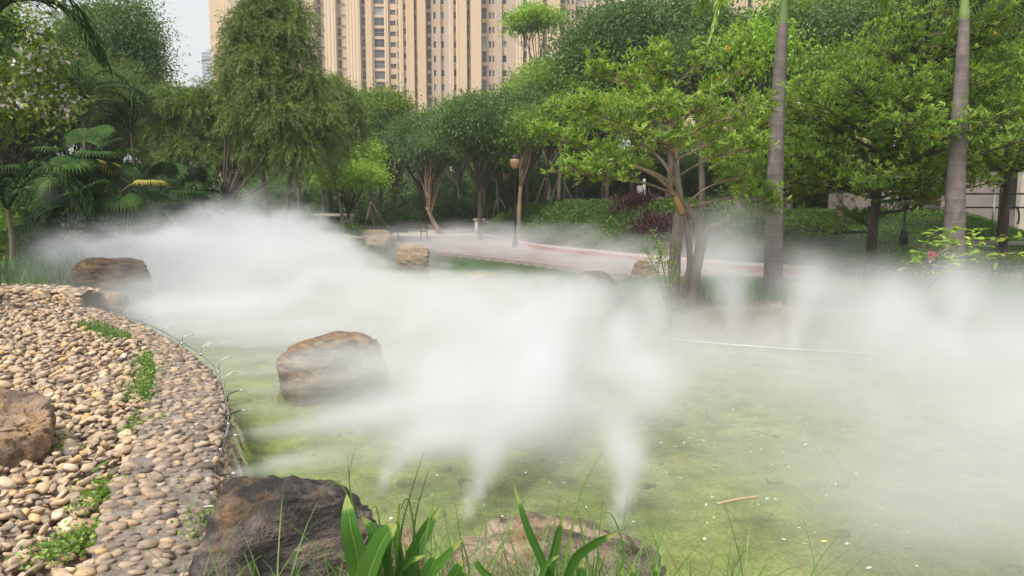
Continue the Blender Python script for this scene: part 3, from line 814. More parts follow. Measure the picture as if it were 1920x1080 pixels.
for (pr, px, Y, s, rz, lab) in [
    (protoA, 985, 37, .95, 2.2, 'dark tree with a tan trunk just right of the nearest park lamp'),
    (protoA, 800, 43, 1.05, .4, 'dark bushy tree above the leaning tan trunk behind the bench'),
    (protoE, 715, 47, 1.05, 5.3, 'mid green tree behind the umbrella shaped tree'),
    (protoB, 690, 60, 1.05, 2.0, 'bright tree in the gap between the weeping tree and the dark tree'),
    (protoD, 860, 55, 1.15, 2.6, 'green tree below the middle tower facade'),
    (protoB, 950, 60, 1.1, 4.0, 'pale green tree under the right tower facade'),
    (protoE, 1010, 52, 1.15, 4.4, 'green tree behind the lamp posts under the right tower'),
    (protoB, 1060, 48, 1.2, .3, 'yellow green tree under the pinkish tower corner'),
    (protoA, 1130, 44, 1.35, 1.3, 'tall green tree behind the dark red shrubs'),
    (protoA, 1190, 38, 1.55, 3.0, 'tall dark tree behind the young layered tree'),
    (protoA, 1250, 35, 1.5, 2.1, 'tallest dark tree over the top of the young layered tree'),
    (protoA, 1330, 42, 1.6, .9, 'tall dark tree left of the nearer ringed palm'),
    (protoA, 1480, 36, 1.45, 5.2, 'tall dark tree directly behind the nearer ringed palm'),
    (protoB, 1560, 40, 1.6, 3.6, 'tall green tree between the two ringed palms, nearer the left one'),
    (protoA, 1640, 34, 1.4, 2.8, 'dark tree behind the layered tree between the two palms'),
    (protoE, 1740, 36, 1.5, 1.8, 'tall green tree left of the farther ringed palm'),
    (protoD, 1830, 32, 1.4, .2, 'dark tree behind the farther ringed palm'),
    (protoB, 1900, 38, 1.5, 4.6, 'yellow green tree above the dark roof beam at the frame edge'),
    (protoC, 620, 45, 1.15, .7, 'mid green tree just right of the tall weeping tree'),
    (protoD, 560, 42, .9, 3.3, 'dark tree behind the tall weeping tree'),
    (protoA, 440, 44, .95, 1.9, 'dark tree seen between the two weeping trees'),
    (protoC, 330, 42, .95, 3.9, 'mid green tree behind the shorter weeping tree'),
    (protoA, 60, 34, 1.05, 4.9, 'dark tree behind the blossoming tree at the frame edge'),
    (protoA, 150, 38, 1.2, 2.4, 'dark tree right behind the fan palms'),
    (protoA, 20, 27, 1.0, 1.9, 'dark tree right above the fan palms near the frame edge'),
    (protoD, 190, 28, .85, .6, 'dim feathery tree just behind the tallest feather palm'),
    (protoC, -60, 26, 1.2, 2.9, 'green tree at the frame edge behind the fan palms')]:
    dup(pr, place(px, Y), rz, s, lab, WOOD)
# big dark tree left
Y = 33
broad('broadleaf_tree', 'huge dark domed tree rising against the pale sky', place(218, Y), 11, 7.3, (3.3, 3.3, 4.5), 80000, .15, 'leaf_dark', 'bark', 110, 34, .3, .2, None, k=16, clump=.34)
# blossom tree on the left edge
Y = 13
bt = broad('blossom_tree', 'yellow green tree with pale pink blossoms leaning in at the frame edge', place(-110, Y), 6, 3.4, (1.5, 1.4, 2.0), 30000, .075, 'leaf_yellow', 'bark_grey', 120, 14, .4, .1, k=10, W=.75, droop=.1)
rg = np.random.default_rng(5)
bl = D(84, 120, Y - 1.0) - np.array(bt.location)
cc = np.concatenate([rg.normal(size=(70, 3)) * (.12, .3, .5) + bl, rg.normal(size=(50, 3)) * (.25, .3, .14) + (D(66, 190, Y - 1.0) - np.array(bt.location))])
n = len(cc) * 5
V, FF, r = leaves(np.repeat(cc, 5, 0) + rg.normal(size=(n, 3)) * .02, rsph(rg, n), rsph(rg, n), .075, .055, LT4, rng=rg)
MB().add(V, FF, r).build('blossoms', M['petal'], bt, smooth=False)
n = 1500
V, FF, r = leaves(np.concatenate((np.repeat(cc, n // len(cc) + 1, 0)[:n],)) + rg.normal(size=(n, 3)) * .12, rsph(rg, n) - (0, 0, .3), np.tile((0, 0, 1.), (n, 1)) + rg.normal(size=(n, 3)) * .4, .09, .07, LT4, rng=rg)
MB().add(V, FF, r).build('leafy_twigs', M['leaf_yellow'], bt, smooth=False)
# umbrella shaped tree by the bench
Y = 34
ub = broad('umbrella_tree', 'small umbrella shaped tree on the bank near the bench', place(655, Y), 3.5, zat(338, Y), (2.2, 1.9, 1.05), 18000, .12, 'leaf_bright', 'bark', 130, 11, .42, .09)
# tall sparse bright tree in front of the right tower
Y = 58
tb = broad('slender_tree', 'sparse bright green tree top standing up against the right tower', place(1010, Y), 16, zat(75, Y), (2.6, 2, 1.5), 5200, .26, 'leaf_bright', 'bark_grey', 140, 10, .62, .1, clump=.36)
# leaning tan trunk tree behind bench
Y = 40
broad('leaning_tree', 'tree with a leaning forked tan trunk beyond the bench', place(832, Y), 5, zat(290, Y), (2.0, 1.8, 1.4), 9000, .16, 'leaf_dark', 'bark_tan', 150, 9, .3, .13, lean=(-.9, 0))
# understorey trunks of the wood: slim trees with propping stakes
slim0 = None
for k, (px, Y, s, bark, stake, lab) in enumerate([
    (975, 32, 1.0, 'bark_tan', 0, 'slim tree with a curved tan trunk beside the nearest park lamp'),
    (1015, 35, .95, 'bark', 1, 'slim propped tree right of the lamps'),
    (935, 46, .9, 'bark', 1, 'slim tree propped with poles between the litter bins and lamp'),
    (1045, 33, .9, 'bark_grey', 1, 'slim tree with green props on the hedge mound'),
    (1090, 38, 1.05, 'bark', 0, 'dark slim tree behind the orange sign'),
    (1135, 34, 1.0, 'bark', 0, 'dark forked slim tree rising from the hedge'),
    (1180, 36, 1.0, 'bark', 0, 'dark slim tree left of the white pole'),
    (1320, 24, 1.1, 'bark', 0, 'dark straight slim tree just behind the young layered tree'),
    (1375, 23, 1.15, 'bark', 0, 'tall brown slim tree left of the nearer palm'),
    (1575, 21, .9, 'bark_grey', 0, 'rough barked slim tree leaning on the lawn slope'),
    (1690, 26, .95, 'bark', 0, 'brown slim tree behind the right lamp post'),
    (1880, 20, .9, 'bark', 0, 'dark slim tree before the garden building'),
    (1790, 18.5, 1.0, 'bark', 0, 'dark slim tree hidden close behind the farther palm'),
    (600, 38, .9, 'bark', 0, 'slim tree left of the umbrella shaped tree'),
    (700, 41, .9, 'bark', 1, 'slim tree in the shade right of the umbrella shaped tree'),
    (780, 44, .9, 'bark_grey', 0, 'slim pale tree in the deep shade behind the bench')]):
    rg = np.random.default_rng(200 + k)
    lean = (rg.uniform(-.4, .4), 0)
    t = broad('slim_tree', lab, place(px, Y), 5, 4.5 * s, (1.3 * s, 1.3, 1.3 * s), 5200, .15, ['leaf_mid', 'leaf_dark', 'leaf_bright'][k % 3], bark, 200 + k, 7, .62, .1 * s * (1.3 if k in (8, 10) else 1), 'slim trees of the woodland', lean)
    if stake:
        for a in (0, 2.1, 4.2):
            V, FF = tube([(1.0 * math.cos(a), .8 * math.sin(a), -.1), (lean[0] * .4, 0, 1.7)], .03, 5)
            MB().add(V, FF).build('prop_pole', M['bark_tan'] if k != 3 else M['leaf_dark'], t)
# weeping trees
def weeping(name, label, loc, lobes, n, seed, r0, fork, stems, Ls=(.35, .85)):
    rg = np.random.default_rng(seed); t = thing(name, label, 'tree', loc)
    mb = MB()
    for s in stems:
        V, FF = tube(curve(s, 6), np.linspace(r0, r0 * .35, 6 * (len(s) - 1) + 1), 8); mb.add(V, FF)
    for c, r in lobes:
        s = np.array(stems[int(rg.integers(0, len(stems)))][-1])
        V, FF = tube(curve([s, s * .4 + c * .6 - (0, 0, .2), c + (0, 0, r[2] * .4)], 5), np.linspace(r0 * .35, r0 * .08, 11), 5); mb.add(V, FF)
    mb.build('trunk', M['bark'], t)
    vol = np.array([r[0] * r[2] + r[1] * r[2] + r[0] * r[1] for _, r in lobes]); nl = rg.choice(len(lobes), n, p=vol / vol.sum())
    C = np.array([c for c, _ in lobes])[nl]; Rr = np.array([r for _, r in lobes])[nl]
    d = rsph(rg, n); d[:, 2] = np.where(rg.random(n) < .6, np.abs(d[:, 2]), d[:, 2])
    p = C + d * Rr * (1 - .5 * rg.random(n) ** 1.8)[:, None]
    v = unit(d * np.array((1, 1, .5)) + rg.normal(size=(n, 3)) * .4 + (0, 0, .55))
    S = 11; ln = rg.uniform(*Ls, n); pos = []; dr = []
    g_ = rg.uniform(.1, .34, n)
    for k in range(S):
        pos.append(p.copy()); dr.append(v.copy())
        p = p + v * (ln / S)[:, None]; v = unit(v - np.array((0, 0, 1.)) * g_[:, None])
    pos = np.stack(pos, 1); dr = np.stack(dr, 1)
    tone = np.repeat(rg.random(n), S * 3)
    pos = np.repeat(pos.reshape(-1, 3), 3, 0); dr = np.repeat(dr.reshape(-1, 3), 3, 0)
    m_ = len(pos)
    pos = pos + rg.normal(size=(m_, 3)) * .02
    V, FF, r = leaves(pos, unit(dr + rg.normal(size=(m_, 3)) * .42), rsph(rg, m_), rg.uniform(.08, .15, m_), .02, LT4, tone * .6 + rg.random(m_) * .4)
    MB().add(V, FF, r).build('crown', M['leaf_weep'], t, smooth=False)
    return t
Y = 24
def lob(pxs, Y, loc):           # lobes given as (px, py, halfwidth px, halfheight px, dy)
    k = Y / F
    return [(D(a, b_, Y + dy) - np.array(loc), np.array((w * k, w * k * .9, h * k)) * .95) for a, b_, w, h, dy in pxs]
loc = place(512, Y)
weeping('weeping_tree', 'tall weeping tree with hanging fine foliage in front of the towers', loc,
        lob([(a + 14 * (a < 480) - 8 * (a > 590), b_, w * (.88 if b_ > 100 else 1), h, d_) for a, b_, w, h, d_ in [(478, 22, 26, 26, 0), (520, 30, 26, 28, .4), (452, 62, 30, 30, -.3), (498, 72, 34, 30, .2), (545, 68, 26, 30, -.2), (432, 108, 22, 34, .3), (470, 128, 34, 34, -.6), (516, 122, 30, 34, .5), (558, 118, 24, 32, 0),
             (424, 160, 20, 30, 0), (452, 186, 30, 34, .6), (500, 182, 32, 36, -.8), (548, 172, 30, 34, .4), (588, 172, 22, 34, -.2), (436, 232, 26, 34, -.3), (478, 240, 30, 34, .4), (530, 236, 34, 36, -.9), (578, 226, 30, 38, .2),
             (612, 226, 22, 36, -.4), (600, 275, 30, 34, .2), (556, 290, 32, 32, -.6), (510, 298, 28, 26, .5), (470, 292, 24, 24, 0), (628, 268, 18, 34, .2), (500, -8, 20, 24, 0), (560, 36, 16, 24, .2), (412, 132, 12, 20, .2)]], Y, loc), 5000, 301, .14, 0,
        [[(0, 0, -.2), (-.1, 0, 1.2), (-.25, 0, 2.6), (-.4, .1, 4.6)], [(.1, .1, -.2), (.25, .1, 1.3), (.5, 0, 2.4), (.7, 0, 3.8)], [(-.15, 0, .6), (-.9, .1, 1.4), (-1.7, .2, 2.1)]])
Y = 25
loc = place(425, Y)
weeping('weeping_tree', 'shorter grey green weeping tree with several crooked stems', loc,
        lob([(350, 215, 50, 45, 0), (320, 265, 40, 45, 0), (390, 250, 48, 50, .5), (400, 200, 30, 35, 0), (350, 300, 50, 30, -.4), (420, 300, 40, 35, .3), (300, 225, 22, 30, 0)], Y, loc), 2600, 302, .09, 0,
        [[(0, 0, -.2), (-.15, 0, 1.0), (-.7, 0, 2.0), (-1.0, 0, 2.8)], [(.02, .1, -.2), (-.4, .1, .9), (-1.1, .1, 1.9)], [(.05, 0, -.2), (.1, 0, 1.2), (0, 0, 2.4)]], (.35, .8))
Y = 30
loc = place(650, Y)
weeping('weeping_tree', 'weeping tree half hidden at the shoulder of the tall one', loc,
        lob([(625, 200, 38, 50, 0), (645, 260, 36, 50, 0), (610, 270, 36, 50, 0), (655, 215, 22, 40, 0), (600, 320, 30, 30, 0)], Y, loc), 1700, 303, .1, 0,
        [[(0, 0, -.2), (-.2, 0, 1.8), (-.5, 0, 3.4)]])
print('weeping', time.time() - T0)

# ---- trees with leaf rosettes (layered)
def rosettes(mb, pts, dirs, rng, L=.085, k=11, up=.75):
    n = len(pts); N_ = n * k
    a = rng.uniform(0, 2 * PI, N_); el = rng.uniform(.05, 1.25, N_)
    ax = unit(np.repeat(dirs, k, 0) * .35 + np.array((0, 0, up)) + rng.normal(size=(N_, 3)) * .12)
    e1 = unit(np.cross(ax, (.3, .2, 1.) if False else np.tile((.31, .17, .05), (N_, 1)) + ax * 0)); e2 = np.cross(ax, e1)
    d = ax * np.sin(el)[:, None] + (e1 * np.cos(a)[:, None] + e2 * np.sin(a)[:, None]) * np.cos(el)[:, None]
    pos = np.repeat(pts, k, 0) + ax * rng.uniform(-.25, .15, N_)[:, None] * L
    LL = L * rng.uniform(.65, 1.25, N_)
    tone = np.clip(np.repeat(rng.random(n), k) * .6 + rng.random(N_) * .4, 0, .99)
    tone = np.where(np.repeat(rng.random(n) < .004, k), 1.0, tone * .95)
    V, FF, r = leaves(pos, d, ax + d * .01 + rng.normal(size=(N_, 3)) * .05, LL, LL * .3, LT8, tone)
    mb.add(V, FF, r)
def twiggy(wood, pts, dirs, path, r0, rng, start=.25, dens=9, tw=.42, flat=.25, rise=.35):
    """side twigs along a branch; their ends and joints collect rosettes"""
    path = np.asarray(path); n = len(path)
    L = np.linalg.norm(np.diff(path, axis=0), axis=1).sum()
    m_ = max(3, int(L * dens)); hd = unit((path[-1] - path[0]) * np.array((1, 1, 0)))
    sd_ = np.array((-hd[1], hd[0], 0))
    for k in range(m_):
        t = start + (1 - start) * (k + rng.random()) / m_
        i = min(int(t * (n - 1)), n - 2); p = path[i] + (path[i + 1] - path[i]) * (t * (n - 1) - i)
        s = rng.choice((-1, 1)) * rng.uniform(.35, 1)
        d = unit(hd * rng.uniform(.35, 1) + sd_ * s + np.array((0, 0, rise + rng.normal() * flat)))
        l = tw * rng.uniform(.35, 1) * (1.15 - .6 * t)
        e = p + d * l; mid = p + d * l * .5 - (0, 0, .02)
        V, FF = tube([p, mid, e], [.007, .005, .003], 4, False); wood.add(V, FF)
        for q in (1.0, .72, .45):
            if rng.random() < (1 if q == 1 else .75):
                pts.append(p + d * l * q + rng.normal(size=3) * .02); dirs.append(d)
        if rng.random() < .6:
            d2 = unit(d + rng.normal(size=3) * (.6, .6, .2)); e2 = e + d2 * l * .4
            V, FF = tube([mid, e2], [.004, .002], 4, False); wood.add(V, FF); pts.append(e2); dirs.append(d2)
    pts.append(path[-1]); dirs.append(hd)
rg = np.random.default_rng(77)
Y = 12.0
base = place(1280, Y); bz = P(1280, 566, -.05); base = (bz[0], Y, gz(bz[0], Y))
yt = thing('layered_tree', 'young layered tree with a cut trunk and forked stems on the far bank', 'tree', base)
def B(*p): return curve([D(a, b_, Y + dy) - np.array(base) for a, b_, dy in p], 6)
trunk = MB()
for pth, r0, r1 in [(B((1262, 582, 0), (1266, 480, 0), (1272, 420, 0), (1277, 388, 0)), .10, .085),
                    (B((1296, 585, .1), (1304, 510, .1), (1316, 445, .1), (1305, 408, .05), (1282, 388, 0)), .095, .075),
                    (B((1280, 560, .15), (1293, 500, .15), (1290, 440, .1), (1280, 395, .05)), .05, .05),
                    (B((1280, 395, 0), (1272, 345, 0), (1268, 300, 0)), .065, .042)]:
    V, FF = tube(pth, np.linspace(r0, r1, len(pth)) * (1 + .06 * np.sin(np.arange(len(pth)) * 1.9)), 12); trunk.add(V, FF)
trunk.build('trunk', M['bark_grey'], yt)
V, FF = tube([D(1280, 400, Y - .12) - np.array(base), D(1268, 372, Y - .14) - np.array(base), D(1265, 368, Y - .14) - np.array(base)], [.05, .045, .02], 9)
MB().add(V, FF).build('cut_stub', M['stub'], yt)
wood = MB(); pts = []; dirs = []
brs = [(B((1268, 300, 0), (1266, 240, 0), (1262, 170, 0), (1254, 92, 0)), .034, .008, .45),
       (B((1276, 375, 0), (1225, 327, -.1), (1150, 300, -.3), (1080, 272, -.5), (1008, 248, -.6)), .04, .006, .3),
       (B((1268, 345, 0), (1240, 300, .3), (1190, 262, .7), (1120, 228, 1.0), (1060, 205, 1.1)), .032, .006, .3),
       (B((1266, 290, 0), (1210, 255, -.4), (1140, 222, -.9), (1085, 200, -1.1)), .024, .006, .25),
       (B((1275, 370, 0), (1215, 345, -.5), (1140, 335, -.9), (1070, 322, -1.2)), .026, .005, .45),
       (B((1264, 215, 0), (1215, 178, -.1), (1160, 148, -.2), (1112, 125, -.2)), .016, .005, .2),
       (B((1264, 200, 0), (1230, 165, .4), (1190, 140, .7)), .014, .005, .2),
       (B((1264, 225, 0), (1310, 185, .1), (1360, 150, .2), (1402, 122, .2)), .018, .005, .2),
       (B((1266, 265, 0), (1320, 238, -.3), (1385, 215, -.5), (1440, 198, -.6)), .02, .005, .2),
       (B((1268, 300, 0), (1325, 272, .5), (1390, 250, .8), (1440, 240, .9)), .022, .005, .25),
       (B((1272, 330, 0), (1325, 300, -.5), (1380, 285, -.9), (1420, 270, -1.0)), .02, .005, .3),
       (B((1284, 390, 0), (1335, 378, -.2), (1395, 372, -.4), (1440, 380, -.5)), .02, .005, .4),
       (B((1284, 385, 0), (1330, 350, .5), (1390, 335, .8), (1450, 325, .9)), .02, .005, .35),
       (B((1314, 440, .1), (1335, 424, .0), (1368, 418, -.1)), .05, .03, .95),
       (B((1360, 418, -.1), (1400, 405, -.2), (1440, 402, -.3)), .012, .004, .5),
       (B((1264, 240, 0), (1240, 215, -.8), (1225, 200, -1.3)), .016, .005, .2),
       (B((1264, 240, 0), (1290, 215, -.8), (1310, 205, -1.2)), .016, .005, .2),
       (B((1267, 300, 0), (1250, 275, -.8), (1235, 262, -1.4)), .018, .005, .25),
       (B((1267, 290, 0), (1290, 262, .9), (1305, 250, 1.4)), .018, .005, .25),
       (B((1264, 170, 0), (1285, 140, -.2), (1310, 120, -.3)), .012, .004, .2),
       (B((1262, 165, 0), (1235, 130, -.2), (1215, 112, -.3)), .012, .004, .2),
       (B((1270, 350, 0), (1225, 322, .9), (1180, 310, 1.4), (1130, 300, 1.6)), .02, .005, .4)]
for pth, r0, r1, s in brs:
    V, FF = tube(pth, np.linspace(r0, r1, len(pth)), 7); wood.add(V, FF)
    twiggy(wood, pts, dirs, pth, r0, rg, s, 24, .62, rise=.5)
wood.build('branches', M['bark_tan'], yt)
lv = MB(); pts = np.array(pts) + rg.normal(size=(len(pts), 3)) * (.05, .05, .05); rosettes(lv, pts, np.array(dirs), rg, .1, 7)
lv.build('crown', M['leaf_rosette'], yt, smooth=False)

def layered(name, label, base, tiers, trunkp, seed, L=.1, dens=9, r0=.12, bark='bark', tw=.6):
    rg = np.random.default_rng(seed); t = thing(name, label, 'tree', base, 0)
    tp_ = curve(trunkp, 8); mb = MB()
    V, FF = tube(tp_, np.linspace(r0, r0 * .25, len(tp_)), 12); mb.add(V, FF); mb.build('trunk', M[bark], t)
    wood = MB(); pts = []; dirs = []
    for z, Rr, nb, cx, cy2, rise in tiers:
        i = np.argmin(np.abs(tp_[:, 2] - z)); s = tp_[i]; ph = rg.uniform(0, 6.3)
        for k in range(nb):
            z_ = z + rg.normal() * .16; i = np.argmin(np.abs(tp_[:, 2] - z_)); s = tp_[i]; rise_ = rise + abs(rg.normal()) * .14
            a = ph + k * 2 * PI / nb + rg.normal() * .25; l = Rr * rg.uniform(.8, 1.1)
            e = s * (0, 0, 1) + np.array((s[0] * .5 + cx + l * math.cos(a), s[1] + cy2 + l * math.sin(a), rise_ * l + rg.normal() * .1))
            pth = curve([s, s * .5 + e * .5 + (0, 0, -.04 + rg.normal() * .04), e], 7)
            V, FF = tube(pth, np.linspace(.035, .006, len(pth)), 6); wood.add(V, FF)
            twiggy(wood, pts, dirs, pth, .03, rg, .2, dens * 2.0, tw * 1.5, rise=.55)
    wood.build('branches', M['bark'], t)
    lv = MB(); pts = np.array(pts) + rg.normal(size=(len(pts), 3)) * (.08, .08, .09); rosettes(lv, pts, np.array(dirs), rg, L * .98, 7); lv.build('crown', M['leaf_rosette'], t, smooth=False)
    return t
Y = 15.5; bx = D(1632, 480, Y)[0]; gzz = gz(bx, Y)
def zz(py): return zat(py, Y) - gzz
layered('layered_tree', 'wide layered tree with bright leaf tufts between the two ringed palms', (bx, Y, gzz),
        [(zz(400), 1.5, 5, -.1, 0, .05), (zz(365), 2.3, 9, 0, -.1, .1), (zz(325), 2.8, 11, .1, 0, .1), (zz(285), 2.7, 11, .2, 0, .12), (zz(245), 2.5, 10, .2, 0, .12), (zz(215), 2.0, 9, 0, 0, .12), (zz(150), 1.3, 7, .5, 0, .2), (zz(110), 1.4, 8, .8, 0, .2), (zz(75), 1.0, 6, .8, 0, .25)],
        [(0, 0, -.2), (.02, 0, 1.2), (.08, 0, 1.9), (.15, 0, 2.8), (.5, 0, 3.9), (.9, 0, 5.0)], 400, .11, 8.5)
Y = 17.0; bx = D(1880, 470, Y)[0]; gzz = gz(bx, Y)
layered('layered_tree', 'layered tree at the frame edge right of the farther ringed palm', (bx, Y, gzz),
        [(zz(330), 1.6, 7, 0, 0, .05), (zz(300), 2.0, 8, 0, 0, .05), (zz(270), 1.7, 7, 0, 0, .08)], [(0, 0, -.2), (0, 0, 1.2), (0, 0, 2.5), (.05, 0, 3.3)], 401, .11, 8)
Y = 19.0; bx = D(1455, 470, Y)[0]; gzz = gz(bx, Y)
layered('layered_tree', 'layered tree partly hidden behind the nearer ringed palm', (bx, Y, gzz),
        [(zz(360), 1.5, 7, 0, 0, .05), (zz(330), 1.8, 8, 0, 0, .05), (zz(290), 1.7, 8, 0, 0, .08), (zz(255), 1.3, 7, 0, 0, .1)], [(0, 0, -.2), (0, 0, 1.2), (0, 0, 2.5), (.05, 0, 3.3)], 402, .11, 8)
print('rosettes', time.time() - T0)

# ------------------------------------------------------------------ palms
def frond(parent, path, mat, rng, Ll=.42, Wl=.035, n=52, droop=.7, name='frond', planar=False):
    path = np.asarray(path); mb = MB()
    V, FF = tube(path, np.linspace(.022, .005, len(path)), 5); mb.add(V, FF, .3)
    l = np.concatenate(([0], np.cumsum(np.linalg.norm(np.diff(path, axis=0), axis=1)))); t = np.linspace(.12, 1, n) * l[-1]
    p = np.stack([np.interp(t, l, path[:, k]) for k in range(3)], 1)
    tg = np.stack([np.interp(t, l, np.gradient(path, axis=0)[:, k]) for k in range(3)], 1); tg = unit(tg)
    sd_ = unit(np.cross(tg, (0, 0, 1.)) + 1e-4)
    tt = t / l[-1]; prof = np.sin(PI * np.clip(tt * .86 + .1, 0, 1)) ** .6
    for s in (-1, 1):
        d0 = unit(sd_ * s + tg * .75 + np.array((0, 0, .25)) + rng.normal(size=p.shape) * .12)
        V, FF, r = blades(p, d0, Ll * prof * rng.uniform(.85, 1.1, n), Wl, droop * rng.uniform(.7, 1.4, n), rng, 4)
        mb.add(V, FF, r)
    return mb.build(name, mat, parent, smooth=False)
m, nt, b = newmat('palm_trunk')
oc = nt.nodes.new('ShaderNodeTexCoord').outputs['Object']
wv_ = N(nt, 'ShaderNodeTexWave', {'Vector': oc, 'Scale': 1.55, 'Distortion': 1.2, 'Detail': 3}, wave_type='BANDS', bands_direction='Z')
nz = noise(nt, 7, 6, .6, objco(nt, (1, 1, .5)))
c = mix(nt, ramp(nt, nz, [(.3, (.09, .075, .07)), (.7, (.2, .165, .15))]), (.42, .38, .36), ramp(nt, wv_.outputs[1], [(.94, (0, 0, 0)), (1, (.12, .12, .12))]))
nt.links.new(c, b.inputs['Base Color']); b.inputs['Roughness'].default_value = .85
nt.links.new(bump(nt, mix(nt, nz, wv_.outputs[0], .5), .4, .02), b.inputs['Normal'])
M['palm_trunk'] = m
M['shaft'] = plainmat('shaft', (.2, .3, .09), .35, 0, .15, 2)
def royal(label, base_px, Y, axis_pts, radii, shaft_px, fronds, seed):
    rg = np.random.default_rng(seed)
    bp = D(base_px[0], base_px[1], Y); bs = (bp[0], Y, gz(bp[0], Y))
    t = thing('royal_palm', label, 'palm', bs, 0, 'ringed palms')
    pt = curve([D(a, b_, Y) - np.array(bs) for a, b_ in axis_pts], 10)
    V, FF = tube(pt, np.interp(np.linspace(0, 1, len(pt)), np.linspace(0, 1, len(radii)), radii), 20); MB().add(V, FF).build('trunk', M['palm_trunk'], t)
    ps = curve([D(a, b_, Y) - np.array(bs) for a, b_ in shaft_px], 8)
    V, FF = tube(ps, np.interp(np.linspace(0, 1, len(ps)), (0, .15, 1), (radii[-1] * .95, radii[-1] * 1.12, radii[-1] * .5)), 16); MB().add(V, FF).build('crownshaft', M['shaft'], t)
    top = ps[-1]
    for a, l, up, dr in fronds:
        h = np.array((math.cos(a), math.sin(a), 0))
        pth = curve([top, top + h * l * .35 + (0, 0, up), top + h * l * .75 + (0, 0, up - dr * .35), top + h * l + (0, 0, up - dr)], 6)
        frond(t, pth, M['palm_bright'], rg, .46, .05, 64, 1.0)
    return t
k12 = 12.4 / F
royal('slender ringed palm nearest the young tree, green shaft at its top', (1448, 575), 12.4, [(1448, 590), (1450, 500), (1453, 350), (1458, 200), (1467, 60), (1468, 45)],
      [19 * k12, 17 * k12, 15 * k12, 13 * k12, 9 * k12, 7.5 * k12], [(1468, 50), (1470, 0), (1472, -70)],
      [(PI - .25, 1.15, .3, 1.5), (PI + .5, 1.3, .4, 1.2), (.2, 2.0, .55, 1.25), (2.2, 1.8, .5, .9), (4.6, 1.3, .55, .7), (5.4, 1.6, .5, .8), (1.2, 1.8, .6, .8)], 31)
k13 = 13.0 / F
royal('thicker ringed palm near the pink flowering shrub', (1785, 560), 13.0, [(1784, 575), (1788, 470), (1793, 330), (1800, 200), (1806, 80), (1808, 35)],
      [19 * k13, 19 * k13, 16 * k13, 13 * k13, 10 * k13, 8 * k13], [(1808, 40), (1809, 0), (1811, -80)],
      [(.1, 1.6, .45, 1.9), (PI, 1.9, .6, 1.1), (5.6, 1.5, .5, 1.7), (1.0, 1.9, .6, .9), (2.4, 2, .6, .8)], 32)
# feather palms at the left
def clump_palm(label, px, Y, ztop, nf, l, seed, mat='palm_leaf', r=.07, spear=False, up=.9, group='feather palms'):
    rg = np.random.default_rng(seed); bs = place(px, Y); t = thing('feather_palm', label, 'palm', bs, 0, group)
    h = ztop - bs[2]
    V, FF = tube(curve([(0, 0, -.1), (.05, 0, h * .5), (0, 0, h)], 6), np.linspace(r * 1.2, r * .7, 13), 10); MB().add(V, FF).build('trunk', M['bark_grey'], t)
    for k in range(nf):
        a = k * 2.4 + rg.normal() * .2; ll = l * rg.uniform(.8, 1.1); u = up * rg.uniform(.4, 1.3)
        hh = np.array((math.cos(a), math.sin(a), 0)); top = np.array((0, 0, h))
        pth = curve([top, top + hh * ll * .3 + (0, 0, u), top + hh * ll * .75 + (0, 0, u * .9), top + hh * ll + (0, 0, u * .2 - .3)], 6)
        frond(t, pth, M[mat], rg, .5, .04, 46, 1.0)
    if spear:
        V, FF = tube([(0, 0, h), (.1, 0, h + 1.6)], [.03, .01], 5); MB().add(V, FF).build('spear_leaf', M['palm_bright'], t)
    return t
clump_palm('tall feather palm in front of the huge domed tree', 165, 24, 4.9, 12, 2.3, 41)
clump_palm('feather palm with a pale spear leaf right of the fan palms', 255, 25, 4.0, 11, 2.2, 42, spear=True)
clump_palm('feather palm rising over the weeping tree shoulder', 290, 27, 4.6, 10, 2.0, 43)
clump_palm('feather palm arching in above the blossoms at the frame edge', -20, 12, 4.1, 10, 2.0, 44)
clump_palm('low feather palm in the dark corner under the blossoming tree', 15, 17, 1.5, 11, 1.9, 45)
clump_palm('dark feather palm hanging in at the frame edge above the roof beam', 1935, 15, 5.4, 12, 2.4, 46)
# fan palms
def fan(parent, p, d, r, rng, mat, name='fan_leaf', stem_from=None):
    mb = MB(); d = unit(np.array(d, float)); sd_ = unit(np.cross(d, (0, 0, 1.))); nn = np.cross(sd_, d)
    n = 34; a = np.linspace(-2.2, 2.2, n)
    dd = np.cos(a)[:, None] * d + np.sin(a)[:, None] * sd_ + nn * .12
    pos = np.tile(p, (n, 1)) + dd * r * .03
    w = r * 2 * math.sin(4.4 / n / 2) * 1.25
    # each ray: 4 stations, joined near the hub, split and drooping at the tip
    V = []; q = []
    for k in range(n):
        s_ = unit(np.cross(dd[k], nn)); L = r * (.85 + .15 * math.cos(a[k]) + rng.normal() * .03)
        for j, (t, ww, dz) in enumerate([(.02, .03, 0), (.35, .4, .02), (.62, .62, .02), (.82, .28, -.06), (1.0, .02, -.24 - .1 * rng.random())]):
            c_ = p + dd[k] * L * t + np.array((0, 0, dz * r))
            off_ = s_ * w * ww * .8; V += [c_ - off_, c_ + nn * w * ww * .22, c_ + off_]
        b0 = k * 15
        for j in range(4):
            q += [(b0 + j * 3, b0 + j * 3 + 1, b0 + j * 3 + 4, b0 + j * 3 + 3), (b0 + j * 3 + 1, b0 + j * 3 + 2, b0 + j * 3 + 5, b0 + j * 3 + 4)]
    mb.add(np.array(V), np.array(q), np.repeat(rng.random(n) * .5 + rng.random() * .5, 15))
    if stem_from is not None:
        V, FF = tube(curve([stem_from, (stem_from + p) / 2 + (0, 0, .12), p], 4), .013, 5); mb.add(V, FF, .5)
    return mb.build(name, mat, parent, smooth=False)
M['fan_yellow'] = leafmat('fan_yellow', [(0, (0.198, 0.189, 0.026)), (1, (0.600, 0.493, 0.078))])
